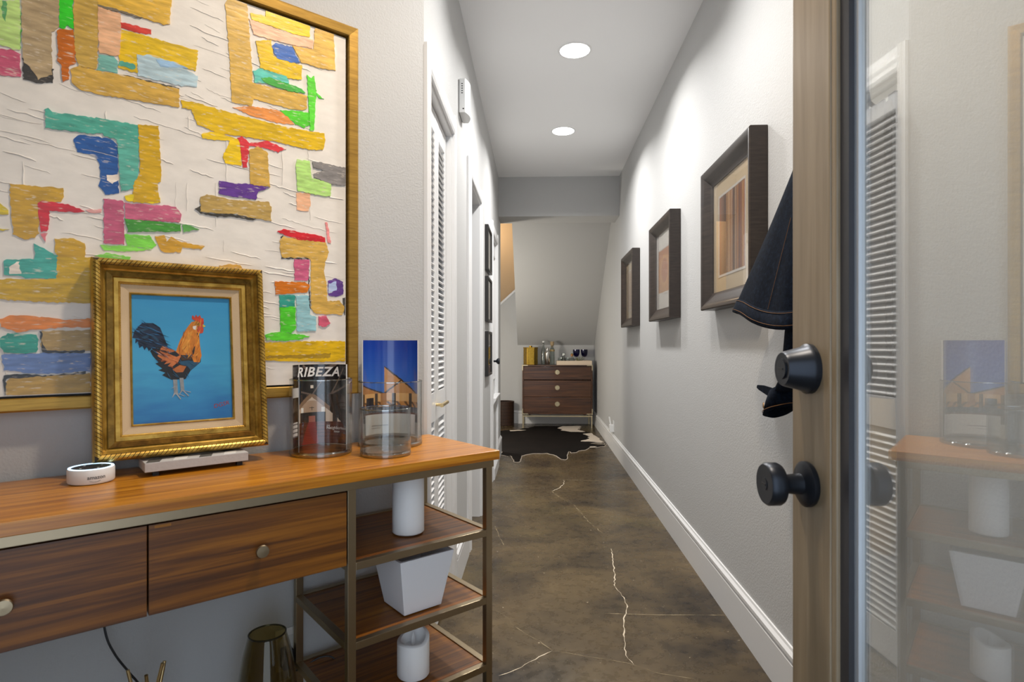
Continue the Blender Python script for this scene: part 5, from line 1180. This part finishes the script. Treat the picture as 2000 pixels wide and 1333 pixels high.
for k, (x, y, lab) in enumerate(((.334, 8.03, 'clear tumbler glass to the left of the small decanter'), (.425, 8.03, 'clear tumbler glass to the right of the small decanter'))):
    g = bottle('tumbler', lab, x, y, [(.030, 0), (.034, .003), (.037, .085)], z=TZ, cat='glass'); g['group'] = 'clear tumblers on the tray'
b = bottle('round_bottle', 'round clear bottle with green-topped cork stopper on the tray', .487, 7.93, [(.028, 0), (.036, .006), (.042, .030), (.040, .055), (.026, .080), (.015, .090), (.014, .108), (.017, .110)], z=TZ)
MB().lathe([(.013, .100), (.013, .112), (.019, .114), (.020, .130), (.014, .140), (0, .142)], 20).build('stopper', pmat('copper_stopper', '9a6a3c', rough=.4, metal=.4), b, smooth=True)
MB().lathe([(.010, .1405), (.010, .147), (0, .150)], 16).build('stopper_cap', pmat('green_cap', '6e8a34', rough=.5), b, smooth=True)
NAVY = thin_glass('navy_glass', tint=(.22, .20, .50), ior=1.5)
for x, lab in ((.553, 'left one of two navy blue stem glasses on the tray'), (.662, 'right one of two navy blue stem glasses on the tray')):
    g = thing('stem_glass', lab, 'glass', (x, 8.045, TZ), 0, 'navy stem glasses')
    MB().lathe([(.012, .095), (.030, .105), (.042, .130), (.047, .165), (.046, .198), (.044, .198), (.045, .165), (.040, .132), (.028, .108), (0, .100)], 28).build('bowl', NAVY, g, smooth=True)
    MB().lathe([(.032, 0), (.032, .003), (.006, .008), (.004, .02), (.004, .085), (.012, .0955)], 24).build('stem', GLASS, g, smooth=True)
ap = thing('air_plant', 'spiky green air plant on the tray beside the round bottle', 'plant', (.575, 7.90, TZ))
GRN = pmat('sage_leaf', '7d8050', rough=.6)
rn = random.Random(5)
for k in range(22):
    a = rn.uniform(0, 2 * PI); r = rn.uniform(.035, .085); hh = rn.uniform(.10, .17)
    w = .004; ca, sa = math.cos(a), math.sin(a); V = []
    for t, ww in ((0, 1), (.35, 1), (.7, .6), (1, .1)):
        rr = r * t; zz = .004 + hh * (t - .35 * t * t) ; 
        V += [(rr * ca - sa * w * ww, rr * sa + ca * w * ww, zz), (rr * ca, rr * sa, zz - .0025), (rr * ca + sa * w * ww, rr * sa - ca * w * ww, zz)]
    F = []
    for j in range(3): o = j * 3; F += [(o, o + 1, o + 4, o + 3), (o + 1, o + 2, o + 5, o + 4), (o, o + 3, o + 5, o + 2)]
    MB().add(V, F).build('leaf', GRN, ap)

# ------------------------------------------------------------------ basket, hide rug
bk = thing('wicker_basket', 'dark brown slatted round basket standing left of the dresser', 'basket', (-.44, 8.10, 0))
BKM = pmat('dark_cane', '3a261a', rough=.6); BKD = pmat('basket_inner', '140d09', rough=.8)
MB().lathe([(.0, .004), (.128, .004), (.128, .318), (.120, .318), (.120, .012), (0, .012)], 40).build('liner', BKD, bk)
mb = MB()
for j in range(7):
    for i in range(40):
        a = 2 * PI * i / 40; c, s_ = math.cos(a), math.sin(a); hw = .0078; z0 = .004 + j * .0457; z1 = z0 + .041
        P = []
        for rr in (.1285, .1335):
            for t in (-hw, hw):
                for z in (z0, z1): P.append((rr * c - s_ * t, rr * s_ + c * t, z))
        mb.add(P, [(0, 1, 3, 2), (4, 6, 7, 5), (0, 4, 5, 1), (2, 3, 7, 6), (1, 5, 7, 3), (0, 2, 6, 4)])
o = mb.build('cane_slats', BKM, bk); o['kind'] = 'stuff'
MB().lathe([(.120, .318), (.136, .318), (.137, .326), (.133, .330), (.122, .330), (.119, .326)], 40, closed=True).build('rim', BKM, bk, smooth=True)
hide = HIDE + [(-.352, 6.02), (-.50, 6.06), (-.66, 6.28), (-.60, 6.6), (-.74, 6.9), (-.66, 7.25), (-.56, 7.38)]
HIDEM = noise_mat('dark_cowhide', [(.3, '0a0706'), (.6, '140f0d'), (.85, '241812')], nscale=4, detail=8, rough=.8, bump=.2, bdist=.002)
HIDEM.node_tree.nodes['Principled BSDF'].inputs['Specular IOR Level'].default_value = .12
HIDEW = pmat('cream_hide', 'cfc2b2', rough=.8, bump=.2, bscale=60)
def dense_poly(poly, step=.03, jit=.006):
    pts = []
    for i in range(len(poly)):
        a, b = poly[i], poly[(i + 1) % len(poly)]; k = max(1, int(math.dist(a, b) / step))
        pts += [(a[0] + (b[0] - a[0]) * j / k + (rnd.uniform(-jit, jit) if j else 0), a[1] + (b[1] - a[1]) * j / k + (rnd.uniform(-jit, jit) if j else 0)) for j in range(k)]
    return pts
hr = thing('cowhide_rug', 'dark brown cowhide rug with cream patches in front of the dresser', 'rug', (0, 0, 0))
poly = dense_poly(hide)
MB().prism(poly, .0006, .0045, 'z').build('hide_underside', HIDEW, hr)
cx_ = sum(p[0] for p in poly) / len(poly); cy_ = sum(p[1] for p in poly) / len(poly)
inner = []
for i, p in enumerate(poly):
    q0, q1 = poly[i - 1], poly[(i + 1) % len(poly)]; t = Vector((q1[0] - q0[0], q1[1] - q0[1]))
    n_ = Vector((-t.y, t.x)).normalized() if t.length > 1e-6 else Vector((0, 0))
    c_ = (p[0] + n_.x * .006, p[1] + n_.y * .006)
    if not inside(c_, poly): c_ = (p[0] - n_.x * .006, p[1] - n_.y * .006)
    inner.append(c_)
MB().prism(inner, .0046, .0075, 'z').build('hide', HIDEM, hr)
for pp in HIDE_PATCH: MB().prism(dense_poly(pp, .025, .008), .0076, .0088, 'z').build('cream_patch', HIDEW, hr)
